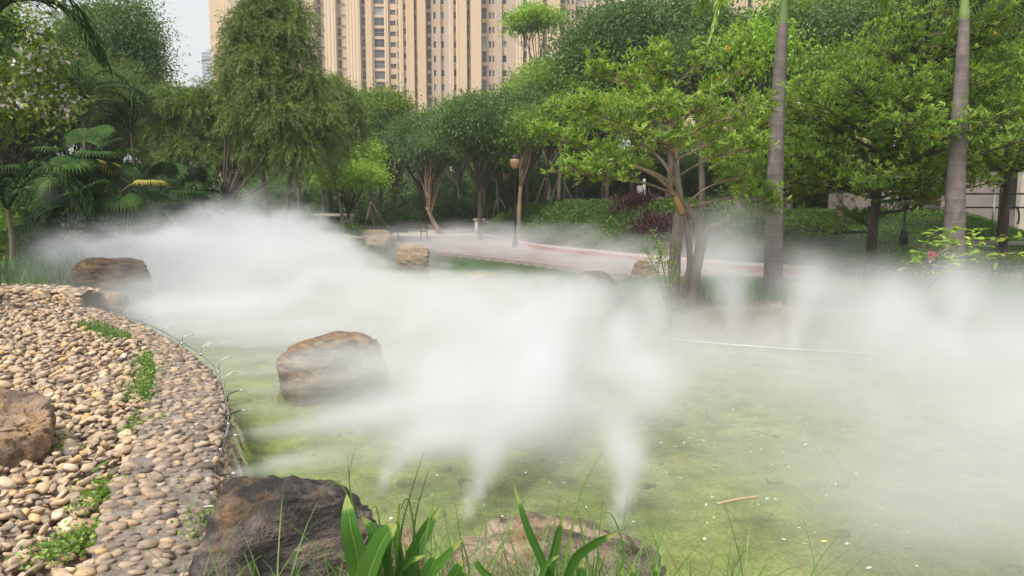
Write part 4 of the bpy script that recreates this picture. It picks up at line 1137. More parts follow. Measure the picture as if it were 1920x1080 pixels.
def fanpalm(label, px, Y, ztop, nf, r, seed, yellow=1):
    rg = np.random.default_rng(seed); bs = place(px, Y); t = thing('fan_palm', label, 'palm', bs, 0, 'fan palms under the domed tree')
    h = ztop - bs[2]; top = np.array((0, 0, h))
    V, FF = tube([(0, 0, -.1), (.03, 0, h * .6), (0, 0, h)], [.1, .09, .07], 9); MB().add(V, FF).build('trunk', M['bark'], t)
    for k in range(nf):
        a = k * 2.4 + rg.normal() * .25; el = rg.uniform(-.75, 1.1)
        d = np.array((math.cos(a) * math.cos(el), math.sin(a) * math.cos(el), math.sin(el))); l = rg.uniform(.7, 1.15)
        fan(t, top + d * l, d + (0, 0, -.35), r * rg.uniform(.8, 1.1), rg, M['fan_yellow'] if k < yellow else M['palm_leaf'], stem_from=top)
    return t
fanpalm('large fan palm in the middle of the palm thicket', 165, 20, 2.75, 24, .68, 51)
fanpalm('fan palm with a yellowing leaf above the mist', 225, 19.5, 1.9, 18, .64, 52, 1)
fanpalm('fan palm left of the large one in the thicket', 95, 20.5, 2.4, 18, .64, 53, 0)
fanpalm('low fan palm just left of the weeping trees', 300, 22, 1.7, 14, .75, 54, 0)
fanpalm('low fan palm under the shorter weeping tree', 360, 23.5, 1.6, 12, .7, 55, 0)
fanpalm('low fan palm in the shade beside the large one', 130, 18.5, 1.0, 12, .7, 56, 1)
print('palms', time.time() - T0)

# ------------------------------------------------------------------ shrubs, hedges, ground cover, grasses
rg = np.random.default_rng(900)
def cover(n, xr, yr, test, L, mat, name, lift=.12, hf=None):
    x = rg.uniform(*xr, n); y = rg.uniform(*yr, n); k = test(x, y); x, y = x[k], y[k]; n = len(x)
    z = Hh(x, y) + (rg.random(n) ** .7) * lift * (1 if hf is None else hf(x, y))
    d = unit(rg.normal(size=(n, 3)) * (1, 1, .3) + (0, 0, .9)); nr = rg.normal(size=(n, 3)) + (0, 0, .8)
    LL = L * rg.uniform(.6, 1.3, n)
    tone = .5 * vnoise(np.stack((x * 1.5, y * 1.5, x * 0), 1), 77) + .5 * rg.random(n)
    V, FF, r = leaves(np.stack((x, y, z), 1), d, nr, LL, LL * .5, LT4, tone)
    MB().add(V, FF, r).build(name, mat, kind='stuff', smooth=False)
# clipped hedge mass on the mound, beyond the kerb
cover(150000, (-2.5, 8.5), (18, 42), lambda x, y: (y > path_edge(x) + .15) & (y < path_edge(x) + 9.5) & (x - y * .30 < 1.2), .12, M['cover'], 'hedge_foliage', .55, lambda x, y: .5 + .5 * sstep(y - path_edge(x), 0, .5))
cover(150000, (3.5, 24), (15, 32), lambda x, y: (y > path_edge(x) + .15) & (y < path_edge(x) + 14) & (x - y * .30 > 1.1) & (x < y * .78), .07, M['cover'], 'ground_cover', .12)
cover(34000, (5, 13), (12.3, 18), lambda x, y: (y > path_edge(x) - 1.0) & (y < path_edge(x) + 1.6), .07, M['leaf_mid'], 'border_shrubs', .5)
cover(60000, (-30, -1), (24, 46), lambda x, y: (signed(shore, x, y) < -1) & ((x - pc[0]) ** 2 / 25 + (y - pc[1]) ** 2 / 36 > 1) & ((x < -8.2) | (y < 24) | (y > path_edge(x) + .2)) & (x < -.21 * y + (y > 40) * 4), .12, M['cover'], 'undergrowth', .25)
# reeds behind the low wall
n = 5200
x = rg.uniform(-11.5, -7.0, n); y = rg.uniform(12.4, 16.5, n)
k = (signed(shore, x, y) < -.1) & ((x < -7.9) | (y > 14.2)); x, y = x[k], y[k]; n = len(x)
hgt = rg.uniform(.35, .75, n) * (.7 + .5 * vnoise(np.stack((x, y, x * 0), 1), 6))
d0 = rg.normal(size=(n, 3)) * (.3, .3, 0) + (0, 0, 1)
V, FF, r = blades(np.stack((x, y, Hh(x, y)), 1), d0, hgt, .022, rg.uniform(.2, 1.2, n), rg, 4)
MB().add(V, FF, r).build('reeds', M['grass'], kind='stuff', smooth=False)
# far bank grasses (under the palms) and pond rim
n = 5200
x = rg.uniform(2.6, 9.5, n); y = rg.uniform(11.6, 14.2, n)
k = (signed(shore, x, y) < -.9); x, y = x[k], y[k]; n = len(x)
V, FF, r = blades(np.stack((x, y, Hh(x, y)), 1), rg.normal(size=(n, 3)) * (.4, .4, 0) + (0, 0, 1), rg.uniform(.2, .5, n), .018, rg.uniform(.4, 1.8, n), rg, 4)
MB().add(V, FF, r).build('bank_grass', M['grass'], kind='stuff', smooth=False)
# sparse rushes standing in the misty pond
t = thing('rush_clump', 'few thin rushes standing in the misty water below the bench', 'rushes', P(670, 480, WZ))
n = 26
V, FF, r = blades(rg.normal(size=(n, 3)) * (.6, .2, 0), rg.normal(size=(n, 3)) * (.1, .1, 0) + (0, 0, 1), rg.uniform(.5, 1.0, n), .03, .3, rg, 4)
MB().add(V, FF, r).build('stems', M['grass'], t, smooth=False)

def bush(name, label, c, rad, n, L, mat, cat='shrub', W=None, flowers=None, group=None, up=.2, k=8, tpl=LT4):
    t = thing(name, label, cat, c, 0, group)
    mb = MB()
    for j in range(7):
        e = rsph(rg, 1)[0] * rad; e[2] = abs(e[2])
        V, FF = tube(curve([(0, 0, -.05), (e[0] * .4, e[1] * .4, e[2] * .6), e], 4), np.linspace(.02, .005, 9), 5); mb.add(V, FF)
    mb.build('stems', M['bark'], t)
    lb = [(np.array((0, 0, rad[2] * .5)), np.array(rad) * (.9, .9, .55))] + [(rsph(rg, 1)[0] * np.array(rad) * (.6, .6, .3) + (0, 0, rad[2] * .6), np.array(rad) * .45) for _ in range(5)]
    (V, FF, r), cc = crown(rg, lb, n, L, W, L * .8, k, -up, tpl)
    MB().add(V, FF, r).build('foliage', mat, t, smooth=False)
    if flowers:
        fm, nf, fs = flowers
        p = cc[rg.choice(len(cc), nf)] + (0, 0, L * .5); p = np.repeat(p, 6, 0)
        V, FF, r = leaves(p, rsph(rg, len(p)), rsph(rg, len(p)), fs, fs * .7, LT4, rng=rg)
        MB().add(V, FF, r).build('blossoms', fm, t, smooth=False)
    return t
for px, Y_, rad, lab in [(1240, 24, (1.2, .8, .75), 'dark red leaved shrub between the hedge and the tree stems'), (1300, 22, (.8, .6, .6), 'dark red leaved shrub seen between the forked stems'), (1195, 27, (.9, .7, .7), 'dark red leaved shrub at the end of the clipped hedge')]:
    bush('red_shrub', lab, place(px, Y_), rad, 2600, .24, M['red_leaf'], W=.16, up=.6, group='dark red shrubs')
bush('low_shrub', 'rounded low shrub beside the flat boulders near the bench', (P(675, 452)[0], 31, .2), (.75, .6, .55), 1700, .12, M['leaf_mid'], flowers=(M['white'], 8, .1))
bush('low_shrub', 'low shrub with white flowers under the weeping trees', (P(612, 430)[0] * .8, 33, .1), (1.2, .8, .7), 1700, .14, M['leaf_mid'], flowers=(M['white'], 26, .12))
bush('low_shrub', 'bright rounded shrub above the reeds at the frame edge', place(0, 18), (.7, .6, 1.05), 2600, .08, M['leaf_bright'])
for px, Y_, lab in [(480, 31, 'low dark hedge bush behind the mist under the tall weeping tree'), (545, 33, 'low dark bush right of the tall weeping tree stems'), (750, 43, 'dark bush in the deep shade behind the round plaza'), (860, 47, 'dark bush on the bank left of the litter bins'), (400, 28, 'dark bush at the foot of the shorter weeping tree'), (60, 20, 'dark bush in the shade under the palms'), (230, 24, 'dark bush behind the yellowing fan palm'), (330, 27, 'dark bush right of the low fan palms'), (925, 50, 'dark bush in the gap behind the lamps')]:
    bush('dark_bush', lab, place(px, Y_), (2.0, 1.2, 1.7), 7000, .15, M['leaf_dark'], 'bush', group='dark bushes along the far bank', k=10)
# wood-edge understorey behind the slim trunks
ub0 = bush('understorey_bush', 'green thicket filling the woodland floor behind the lamps', place(980, 52), (4, 2.5, 3.0), 18000, .22, M['leaf_dark'], 'bush', group='thickets on the woodland floor', k=10)
for px, Y_, s, lab in [(1120, 50, 1, 'green thicket behind the orange sign'), (1260, 46, 1, 'green thicket behind the blue panels'), (1400, 42, .95, 'green thicket seen left of the nearer palm'), (1530, 44, 1, 'green thicket behind the lawn slope'), (1640, 40, .9, 'green thicket behind the wide layered tree'), (820, 58, 1.1, 'dark thicket behind the leaning tree'), (640, 56, 1.1, 'dark thicket beyond the umbrella shaped tree'), (480, 52, 1.1, 'dark thicket beyond the tall weeping tree'), (300, 48, 1.1, 'dark thicket beyond the shorter weeping tree'), (120, 42, 1.1, 'dark thicket far behind the fan palms'), (-60, 36, 1, 'dark thicket at the frame edge'), (0, 30, .9, 'dark thicket behind the low feather palm'), (90, 34, 1.2, 'dark thicket close behind the fan palm thicket'), (250, 34, 1.0, 'dark thicket left of the shorter weeping tree stems'), (1780, 46, 1.0, 'green thicket behind the garden building'), (1950, 48, 1.1, 'green thicket at the frame edge behind the building'),
    (560, 66, 1.7, 'tall far thicket beyond the stems of the tall weeping tree'), (720, 68, 1.7, 'tall far thicket beyond the umbrella shaped tree'), (880, 70, 1.8, 'tall far thicket beyond the litter bins'), (1010, 66, 1.7, 'tall far thicket beyond the two lamps'), (1150, 62, 1.6, 'tall far thicket behind the white pole'), (1330, 60, 1.6, 'tall far thicket beyond the young layered tree'), (1500, 56, 1.5, 'tall far thicket beyond the nearer palm')]:
    dup(ub0, place(px, Y_), px * .01, s, lab)
# rose-like shrub right, nearer
Y = 9.2
rb = (D(1790, 600, Y)[0], Y, -.35)
rs = thing('flowering_shrub', 'arching bright leaved shrub with a pink bloom before the thicker palm', 'shrub', (rb[0] + .2, 10.9, -.05))
o3 = np.array((rb[0] + .2, 10.9, -.05)); wood = MB(); lv = MB()
tips = [(1730, 475), (1765, 455), (1745, 500), (1800, 430), (1835, 430), (1825, 445), (1860, 460), (1885, 450), (1905, 475), (1780, 480), (1710, 490), (1850, 490), (1815, 470), (1920, 445), (1940, 480), (1790, 510), (1870, 505)]
for a, b_ in tips:
    e = D(a, b_, 10.9 + rg.uniform(-.4, .4)) - o3; m_ = np.array((e[0] * .45, e[1] * .4, e[2] * .9))
    pth = curve([(0, 0, 0), m_, e], 8); V, FF = tube(pth, np.linspace(.012, .003, len(pth)), 5); wood.add(V, FF)
    k = 16; i = rg.integers(8, len(pth), k); p = pth[i] + rg.normal(size=(k, 3)) * .015
    V, FF, r = leaves(p, rg.normal(size=(k, 3)) * (1, 1, .25) + (0, 0, .1), np.tile((0, 0, 1.), (k, 1)) + rg.normal(size=(k, 3)) * .3, rg.uniform(.1, .17, k), rg.uniform(.05, .085, k), LT8, rng=rg); lv.add(V, FF, r)
wood.build('stems', M['bark_grey'], rs); lv.build('foliage', M['leaf_bright'], rs, smooth=False)
fl = D(1748, 479, 10.7) - o3; n = 34
V, FF, r = leaves(np.tile(fl, (n, 1)) + rg.normal(size=(n, 3)) * (.035, .02, .02), rsph(rg, n), rsph(rg, n), .055, .04, LT8, rng=rg); MB().add(V, FF, r).build('bloom', M['pink'], rs, smooth=False)
# narrow leaved sapling beside the young tree
o3 = np.array(P(1243, 570, -.05)); o3 = np.array((o3[0], 11.6, gz(o3[0], 11.6))); sp = thing('sapling', 'narrow leaved sapling just left of the forked tree stems', 'sapling', o3)
wood = MB(); lv = MB()
for a, b_ in [(1222, 425), (1232, 455), (1205, 460), (1250, 470), (1262, 490), (1228, 490), (1215, 500), (1255, 520), (1238, 480), (1265, 455), (1200, 520)]:
    e = D(a, b_, 11.6 + rg.uniform(-.2, .2)) - o3; pth = curve([(0, 0, -.05), (e[0] * .4, e[1] * .5, e[2] * .55), e], 8)
    V, FF = tube(pth, np.linspace(.012, .003, len(pth)), 5); wood.add(V, FF)
    k = 46; i = (len(pth) - 1 - (rg.random(k) ** 1.5 * 9)).astype(int)
    V, FF, r = leaves(pth[i] + rg.normal(size=(k, 3)) * .02, rg.normal(size=(k, 3)) + (0, 0, .5), rsph(rg, k), rg.uniform(.07, .13, k), .016, LT8, rng=rg); lv.add(V, FF, r)
wood.build('stems', M['bark'], sp); lv.build('foliage', M['leaf_rosette'], sp, smooth=False)

# weeds on the pebbles
def weed(label, pxs, h, n, seed, broadl=0, mat='grass'):
    rg = np.random.default_rng(seed); c = P(*pxs[0], 0); t = thing('weed_patch', label, 'weeds', c, 0, 'weed patches along the wall')
    pts = curve([P(a, b_, .0) - c for a, b_ in pxs], 10); w = .07
    mb = MB(); i = rg.integers(0, len(pts), n); p = pts[i] + rg.normal(size=(n, 3)) * (w, w, 0)
    d0 = rg.normal(size=(n, 3)) * (.45, .45, 0) + (0, 0, 1)
    V, FF, r = blades(p, d0, rg.uniform(.4, 1, n) * h, .006, rg.uniform(.4, 1.8, n), rg, 4); mb.add(V, FF, r, 0)
    if broadl:
        i = rg.integers(0, len(pts), broadl); p = pts[i] + np.abs(rg.normal(size=(broadl, 3))) * (0, 0, h * .3) + rg.normal(size=(broadl, 3)) * (w, w, 0)
        V, FF, r = leaves(p + (0, 0, .02), rg.normal(size=(broadl, 3)) + (0, 0, .5), np.tile((0, 0, 1.), (broadl, 1)) + rg.normal(size=(broadl, 3)) * .4, rg.uniform(.02, .035, broadl), .02, LT4, rng=rg)
        mb.add(V, FF, r, 1)
    mb.build('foliage', [M[mat], M['leaf_mid']], t, smooth=False)
weed('bright grass tuft on the pebbles at the bend of the cobble wall', [(160, 612), (185, 622), (215, 632), (235, 640)], .16, 1500, 61, 100)
weed('long grassy weed strip against the inner side of the cobble wall', [(280, 670), (282, 700), (272, 730), (268, 752)], .12, 1500, 62, 500)
weed('short dry weed patch below the long weed strip', [(272, 785), (268, 805), (258, 820)], .08, 300, 63, 160)
weed('leafy clover weed between pebbles and wall, mid way down', [(205, 915), (195, 935), (178, 950)], .06, 80, 64, 420)
weed('leafy weed runner among the lowest pebbles', [(170, 1005), (140, 1030), (95, 1048)], .06, 90, 65, 420)
weed('small weed against the orange grey boulder', [(100, 850), (96, 835)], .06, 60, 66, 120)
weed('small weed sprig growing beside the coiled hose', [(392, 1010), (396, 960)], .16, 40, 67, 60)
# grass blade lying on pebbles
gb = P(172, 884, .06); V, FF, r = blades(np.array([gb]), np.array([P(230, 848, .06) - gb + (0, 0, .03)]), .26, .022, .25, rg, 6)
MB().add(V, FF, .8).build('grass_blade', M['grass'], label='single green grass blade lying across the pebbles', cat='grass blade', smooth=False)

# ------------------------------------------------------------------ canna-like plants in front
def strap(pts, W, twist=0, prof='leaf', nseg=16, fold=.18):
    pth = curve(pts, nseg // (len(pts) - 1)); n = len(pth); t = np.linspace(0, 1, n)
    tg = unit(np.gradient(pth, axis=0)); view = np.array((0, -1, .35)) + 0
    sd_ = unit(np.cross(tg, view)); nn = np.cross(sd_, tg)
    w = W * (np.sin(PI * np.clip(t * .93 + .07, 0, 1)) ** .8 if prof == 'leaf' else (1 - t ** 1.5) * .9 + .02)
    ca, sa = math.cos(twist), math.sin(twist)
    s2 = sd_ * ca + nn * sa; n2 = nn * ca - sd_ * sa
    cols = (-1, -.8, -.55, -.3, -.09, 0, .09, .3, .55, .8, 1)
    wav = .03 * np.sin(np.arange(n) * 1.1 + pts[0][0] * 90)
    rows = [pth - s2 * w[:, None] * k * .5 + n2 * ((abs(k) * fold + wav * abs(k) * np.sign(k))[:, None] * w[:, None] - (.02 * w[:, None] if k == 0 else 0)) for k in cols]
    V = np.stack(rows, 1).reshape(-1, 3); C_ = len(cols)
    q = [(k * C_ + j, k * C_ + j + 1, k * C_ + j + C_ + 1, k * C_ + j + C_) for k in range(n - 1) for j in range(C_ - 1)]
    return V, np.array(q)
m = M['canna']; nt = m.node_tree
def plant(label, root_px, Y, lvs, stalks=(), seed=1):
    rg = np.random.default_rng(seed)
    c = D(root_px[0], root_px[1], Y); c[2] = gz(c[0], Y); t = thing('strap_leaved_plant', label, 'plant', c, 0, 'strap leaved plants on the near bank')
    for pl, W, tw in lvs:
        pts = [D(a, b_, Y + dy) - c for a, b_, dy in pl]
        V, q = strap(pts, W, tw); rb = rg.uniform(.15, .6)
        rr = np.tile([rb + .12, rb, rb + .1, rb - .05, rb, 1.0, rb + .1, rb, rb + .12, rb + .02, rb + .15], len(V) // 11) + rg.normal(size=len(V)) * .03
        rr[-33:] = 1.15
        MB().add(V, q, rr).build('leaf', M['canna'], t)
    for pl in stalks:
        pts = [D(a, b_, Y + dy) - c for a, b_, dy in pl]
        V, q = strap(pts, .0085, .2, 'b'); MB().add(V, q, rg.uniform(.1, .9)).build('blade', M['grass'], t)
    return t
plant('lush plant with two broad upright leaves before the dark boulder', (665, 1150), 2.2, [
    ([(668, 1150, 0), (672, 1060, 0), (658, 990, -.02), (650, 925, .02)], .068, .1),
    ([(672, 1150, 0), (690, 1080, -.02), (720, 1010, -.04), (745, 982, -.05)], .075, .5),
    ([(690, 1150, .05), (705, 1060, .05), (700, 1000, .05), (678, 968, .06)], .045, -.3),
    ([(720, 1150, 0), (735, 1090, 0), (728, 1030, 0), (745, 985, .02)], .05, .7),
    ([(640, 1150, 0), (630, 1110, 0), (610, 1085, -.05)], .03, .2)],
    [[(668, 1100, 0), (672, 1000, 0), (655, 900, 0), (672, 820, 0)], [(680, 1100, 0), (662, 960, 0), (655, 900, 0), (652, 850, 0)], [(700, 1120, .05), (660, 950, .05), (630, 905, .05), (606, 930, .05)],
     [(650, 1150, 0), (622, 1090, 0), (610, 1050, 0), (625, 1020, 0)], [(470, 1110, 0), (477, 1060, 0), (474, 1040, 0)]], 1)
plant('plant with long narrow leaves between the two boulders', (770, 1150), 2.25, [
    ([(765, 1150, 0), (770, 1060, 0), (795, 1000, .02), (828, 945, .04)], .05, -.2),
    ([(760, 1150, 0), (755, 1080, 0), (745, 1010, 0), (750, 950, 0)], .03, .1),
    ([(790, 1150, -.02), (810, 1080, -.03), (835, 1045, -.05), (868, 1012, -.08)], .032, .4),
    ([(800, 1150, 0), (800, 1090, 0), (810, 1060, 0), (822, 1035, 0)], .05, .2),
    ([(740, 1150, 0), (738, 1100, 0), (760, 1060, -.03), (800, 1040, -.06)], .03, .5),
    ([(775, 1150, 0), (778, 1100, 0), (770, 1050, 0), (757, 1015, 0)], .035, -.3),
    ([(840, 1150, 0), (846, 1100, 0), (858, 1070, 0), (868, 1050, 0)], .045, .3)],
    [[(745, 1120, 0), (752, 1000, 0), (775, 910, 0), (798, 838, 0)], [(770, 1100, 0), (778, 980, 0), (795, 910, 0), (806, 876, 0)], [(795, 1100, 0), (800, 1000, 0), (812, 950, 0), (820, 912, 0)],
     [(760, 1120, 0), (748, 1000, 0), (750, 945, 0), (768, 975, 0)], [(700, 1100, 0), (712, 1000, 0), (705, 950, 0), (690, 965, 0)], [(790, 1120, 0), (775, 980, 0), (762, 935, 0), (742, 980, 0)]], 2)
plant('plant with a tall dark green blade in front of the tan boulder', (1030, 1150), 2.2, [
    ([(1045, 1150, 0), (1020, 1060, 0), (990, 990, 0), (962, 905, .02)], .028, .3),
    ([(1040, 1150, 0), (1030, 1080, 0), (1045, 1010, 0), (1055, 965, 0)], .028, -.2),
    ([(1050, 1150, 0), (1070, 1060, 0), (1110, 1020, -.02), (1164, 994, -.04)], .035, -.5),
    ([(1080, 1150, 0), (1085, 1110, 0), (1090, 1080, 0), (1092, 1050, 0)], .04, .2),
    ([(960, 1150, 0), (925, 1090, 0), (900, 1065, 0), (888, 1040, 0)], .025, .3),
    ([(1000, 1150, 0), (1010, 1100, 0), (1025, 1060, -.02), (1050, 1040, -.05)], .02, .4)],
    [[(1050, 1100, 0), (1070, 1000, 0), (1095, 910, 0), (1132, 842, 0)], [(1020, 1120, 0), (1040, 1020, 0), (1060, 960, 0), (1092, 915, 0)], [(1110, 1100, 0), (1090, 990, 0), (1085, 970, 0), (1106, 962, 0)],
     [(1160, 1120, 0), (1160, 1060, 0), (1158, 1000, 0)], [(900, 1120, 0), (908, 1050, 0), (912, 985, 0)], [(1150, 1100, 0), (1170, 1040, 0), (1150, 970, 0), (1125, 960, 0)], [(870, 1120, 0), (880, 1070, 0), (868, 1020, 0), (856, 1010, 0)]], 3)
plant('low plant with short pointed leaves at the lower edge of the tan boulder', (1180, 1160), 2.3, [
    ([(1185, 1150, 0), (1186, 1110, 0), (1188, 1055, 0)], .03, .2), ([(1165, 1150, 0), (1160, 1110, 0), (1168, 1062, 0)], .025, .3), ([(1230, 1150, 0), (1228, 1110, 0), (1232, 1052, 0)], .02, .1),
    ([(1120, 1150, 0), (1110, 1110, 0), (1095, 1075, 0)], .03, .3), ([(880, 1150, 0), (870, 1100, 0), (868, 1062, 0)], .03, .4)], [], 4)
# thin grass at the foot of the boulders
n = 950
x = np.where(rg.random(n) < .7, rg.normal(.05, .4, n), rg.uniform(-1.25, .95, n)); y = rg.uniform(2.15, 2.6, n)
V, FF, r = blades(np.stack((x, y, np.full(n, .02)), 1), rg.normal(size=(n, 3)) * (.4, .4, 0) + (0, 0, 1), rg.uniform(.3, .66, n), .006, rg.uniform(.2, 1.8, n), rg, 6)
k_ = MB(); k_.add(V, FF, r); k_.build('foreground_grass', M['grass'], kind='stuff', smooth=False)
print('plants', time.time() - T0)

# ------------------------------------------------------------------ park furniture
def lamp(label, px, Y, ptop, group='park lamps'):
    x, y, z = place(px, Y); t = thing('street_lamp', label, 'lamp', (x, y, z), 0, group)
    H = zat(ptop, Y) - z
    V, FF = lathe([(.11, -.05), (.11, .25), (.07, .32), (.085, .36), (.04, .42), (.034, .9), (.03, H - .62), (.06, H - .6), (.04, H - .55)], 12); MB().add(V, FF).build('pole', M['iron'], t)
    V, FF = lathe([(.09, H - .55), (.16, H - .48), (.19, H - .3), (.17, H - .16)], 12); MB().add(V, FF).build('lamp_shade', M['amber'], t)
    V, FF = lathe([(.2, H - .16), (.12, H - .08), (.03, H - .04), (.015, H)], 12); MB().add(V, FF).build('cap', M['iron'], t)
lamp('black park lamp with amber globe, the nearer of the pair by the track', 966, 27.5, 288)
lamp('black park lamp with amber globe, the farther of the pair by the track', 949, 37, 318)
lamp('black park lamp behind the leaves left of the nearer palm', 1420, 19.5, 200)
lamp('black park lamp on the lawn slope between the two palms', 1697, 19.5, 205)
lamp('small park lamp in the deep shade beyond the bench', 790, 52, 345)
# bench
bc = P(768, 451, 0.03); bn = thing('park_bench', 'dark slatted bench beside the round plaza', 'bench', (bc[0], bc[1], .03), -.45)
Wb = 1.5
mb = MB()
for k in range(5):
    V, FF = box(-Wb / 2, Wb / 2, -.22 + k * .1, -.22 + k * .1 + .075, .42, .455); mb.add(V, FF)
mb.build('seat', M['wood_dark'], bn, smooth=False)
mb = MB()
for k in range(4):
    V, FF = box(-Wb / 2, Wb / 2, -.28 - k * .03, -.25 - k * .03, .5 + k * .1, .575 + k * .1); mb.add(V, FF)
mb.build('backrest', M['wood_dark'], bn, smooth=False)
for s in (-1, 1):
    mb = MB(); xx = s * (Wb / 2 + .02)
    for pth in [[(xx, .25, 0), (xx, .2, .42)], [(xx, -.28, 0), (xx, -.24, .42), (xx, -.38, .92)], [(xx, -.24, .42), (xx, .25, .42)], [(xx, -.3, .66), (xx, 0, .68), (xx, .26, .64), (xx, .24, .42)]]:
        V, FF = tube(pth, .028, 6); mb.add(V, FF)
    mb.build('side_frame', M['iron'], bn)
# litter bins
for px, Y, w, h, lab in [(898, 40, .5, .85, 'grey litter bin with two openings at the bend of the red track'), (912, 40, .32, .7, 'small dark post bin beside the grey litter bin')]:
    x, y, z = place(px, Y); t = thing('litter_bin', lab, 'litter bin', (x, y, 0.02))
    if w > .4:
        V, FF = box(-w / 2, w / 2, -.2, .2, .06, h - .08); MB().add(V, FF).build('body', M['concrete'], t, smooth=False)
        V, FF = box(-w / 2 - .06, w / 2 + .06, -.26, .26, h - .08, h); MB().add(V, FF).build('lid', M['curb'], t, smooth=False)
        for s in (-1, 1):
            V, FF = box(s * .11 - .07, s * .11 + .07, -.215, -.2 - .002, .25, h - .16); MB().add(V, FF).build('opening', M['white'], t, smooth=False)
    else:
        V, FF = tube([(0, 0, 0), (0, 0, h - .3)], .035, 8); MB().add(V, FF).build('post', M['iron'], t)
        V, FF = box(-w / 2, w / 2, -.14, .14, h - .3, h - .04); MB().add(V, FF).build('body', M['iron'], t, smooth=False)
        V, FF = box(-w / 2 - .03, w / 2 + .03, -.17, .17, h - .04, h); MB().add(V, FF).build('lid', M['concrete'], t, smooth=False)
# round planter kerb on the plaza
t = thing('round_planter', 'round stone kerbed bed on the plaza behind the bench', 'planter', (pc[0] + .4, pc[1], .03))
n = 40; a = np.linspace(0, 2 * PI, n + 1)[:-1]; V = []
for rr, z in ((1.9, 0), (1.9, .22), (1.6, .22), (1.6, 0)): V += [(rr * math.cos(q), rr * math.sin(q) * 1.15, z) for q in a]
q = [(j * n + k, j * n + (k + 1) % n, (j + 1) * n + (k + 1) % n, (j + 1) * n + k) for j in range(3) for k in range(n)]
MB().add(np.array(V), np.array(q)).build('kerb', M['curb'], t, smooth=False)
V = [(1.62 * math.cos(q), 1.62 * math.sin(q) * 1.15, .14) for q in a]; MB().add(np.array(V), np.array([list(range(n))])).build('bed', M['soil'], t, smooth=False)
# signs, panels and pole
def panel(name, label, px, Y, py0, py1, wpx, mat, cat):
    k = Y / F; x, y, z = place(px, Y); z0, z1 = zat(py1, Y) - z, zat(py0, Y) - z; w = wpx * k
    t = thing(name, label, cat, (x, y, z))
    V, FF = box(-w / 2, w / 2, -.03, .03, z0, z1); MB().add(V, FF).build('board', mat, t, smooth=False)
    for s in (-1, 1):
        V, FF = tube([(s * w * .4, .05, -.1), (s * w * .4, .05, z1)], .025, 6); MB().add(V, FF).build('post', M['metal'], t)
panel('upright_sign', 'narrow orange red upright sign among the dark trunks', 1092, 44, 372, 400, 6, M['orange'], 'sign')
panel('blue_panel', 'blue panel behind the dark red shrubs, nearer the white pole', 1226, 34, 370, 398, 7, M['blue'], 'panel')
panel('blue_panel', 'pale blue panel behind the dark red shrubs', 1237, 33.5, 370, 397, 11, M['blue_pale'], 'panel')
x, y, z = place(1207, 32); t = thing('utility_pole', 'slim white pole with a small box among the trunks', 'pole', (x, y, z))
V, FF = tube([(0, 0, -.1), (0, 0, zat(335, 32) - z)], .06, 10); MB().add(V, FF).build('pole', M['concrete'], t)
V, FF = box(-.3, -.07, -.1, .1, zat(362, 32) - z, zat(348, 32) - z); MB().add(V, FF).build('box', M['concrete'], t, smooth=False)
# garden building at the right edge
M['render_wall'] = plainmat('render_wall', (.27, .225, .2), .9, 0, .1, 1.5)
M['beam'] = plainmat('beam', (.09, .07, .06), .8, 0, .2, 4)
x, y, z = place(1860, 30)
t = thing('garden_building', 'low building with pinkish wall and dark roof beam behind the palms', 'building', (x, y, z))
V, FF = box(-4.5, 8, 0, 5, -.5, 2.9); MB().add(V, FF).build('wall', M['render_wall'], t, smooth=False)
V, FF = box(-.2, 9, -1.6, 5.5, 2.9, 3.3); MB().add(V, FF).build('roof', M['beam'], t, smooth=False)
for xx in (.2, 2.6, 5.2):
    V, FF = box(xx - .12, xx + .12, -1.5, -1.26, -.5, 2.9); MB().add(V, FF).build('column', M['curb'], t, smooth=False)
for xx in (-2.6, 1.2, 3.4):
    V, FF = box(xx - .5, xx + .5, -.05, -.002, .6, 1.9); o = MB().add(V, FF).build('window', M['beam'], t, smooth=False)
# metal railing and ribbed wall
x, y, z = place(1850, 22); t = thing('metal_railing', 'dark pipe railing in front of the pinkish wall', 'railing', (x, y, z))
for zz_ in (.55, .95):
    V, FF = tube([(-1.3, 0, zz_), (3.5, 0, zz_)], .025, 6); MB().add(V, FF).build('rail', M['iron'], t)
for xx in (-1.2, .2, 1.6, 3.0):
    V, FF = tube([(xx, 0, -.2), (xx, 0, .95)], .03, 6); MB().add(V, FF).build('post', M['metal'], t)
x, y, z = place(1885, 17.5); t = thing('low_fence', 'low grey ribbed fence near the thicker palm', 'fence', (x, y, z))
V, FF = box(-1.1, 3, -.06, .06, .62, .7); MB().add(V, FF).build('top_rail', M['concrete'], t, smooth=False)
V, FF = box(-1.1, 3, -.04, .04, .4, .46); MB().add(V, FF).build('middle_rail', M['concrete'], t, smooth=False)
mb = MB()
for k in range(40):
    V, FF = box(-1.05 + k * .1, -1.0 + k * .1, -.03, .03, -.3, .4); mb.add(V, FF)
mb.build('slats', M['concrete'], t, smooth=False)
# bicycle rack loops near the building
x, y, z = place(1893, 24); t = thing('play_frame', 'blue post with a dark hoop before the pinkish wall', 'play frame', (x, y, z))
V, FF = tube([(-.15, 0, -.1), (-.15, 0, 1.25)], .07, 8); MB().add(V, FF).build('post', M['blue'], t)
V, FF = tube([(.1 + .22 * math.cos(a), 0, .45 + .38 * math.sin(a)) for a in np.linspace(-.6, PI + .6, 20)], .03, 6); MB().add(V, FF).build('hoop', M['iron'], t)
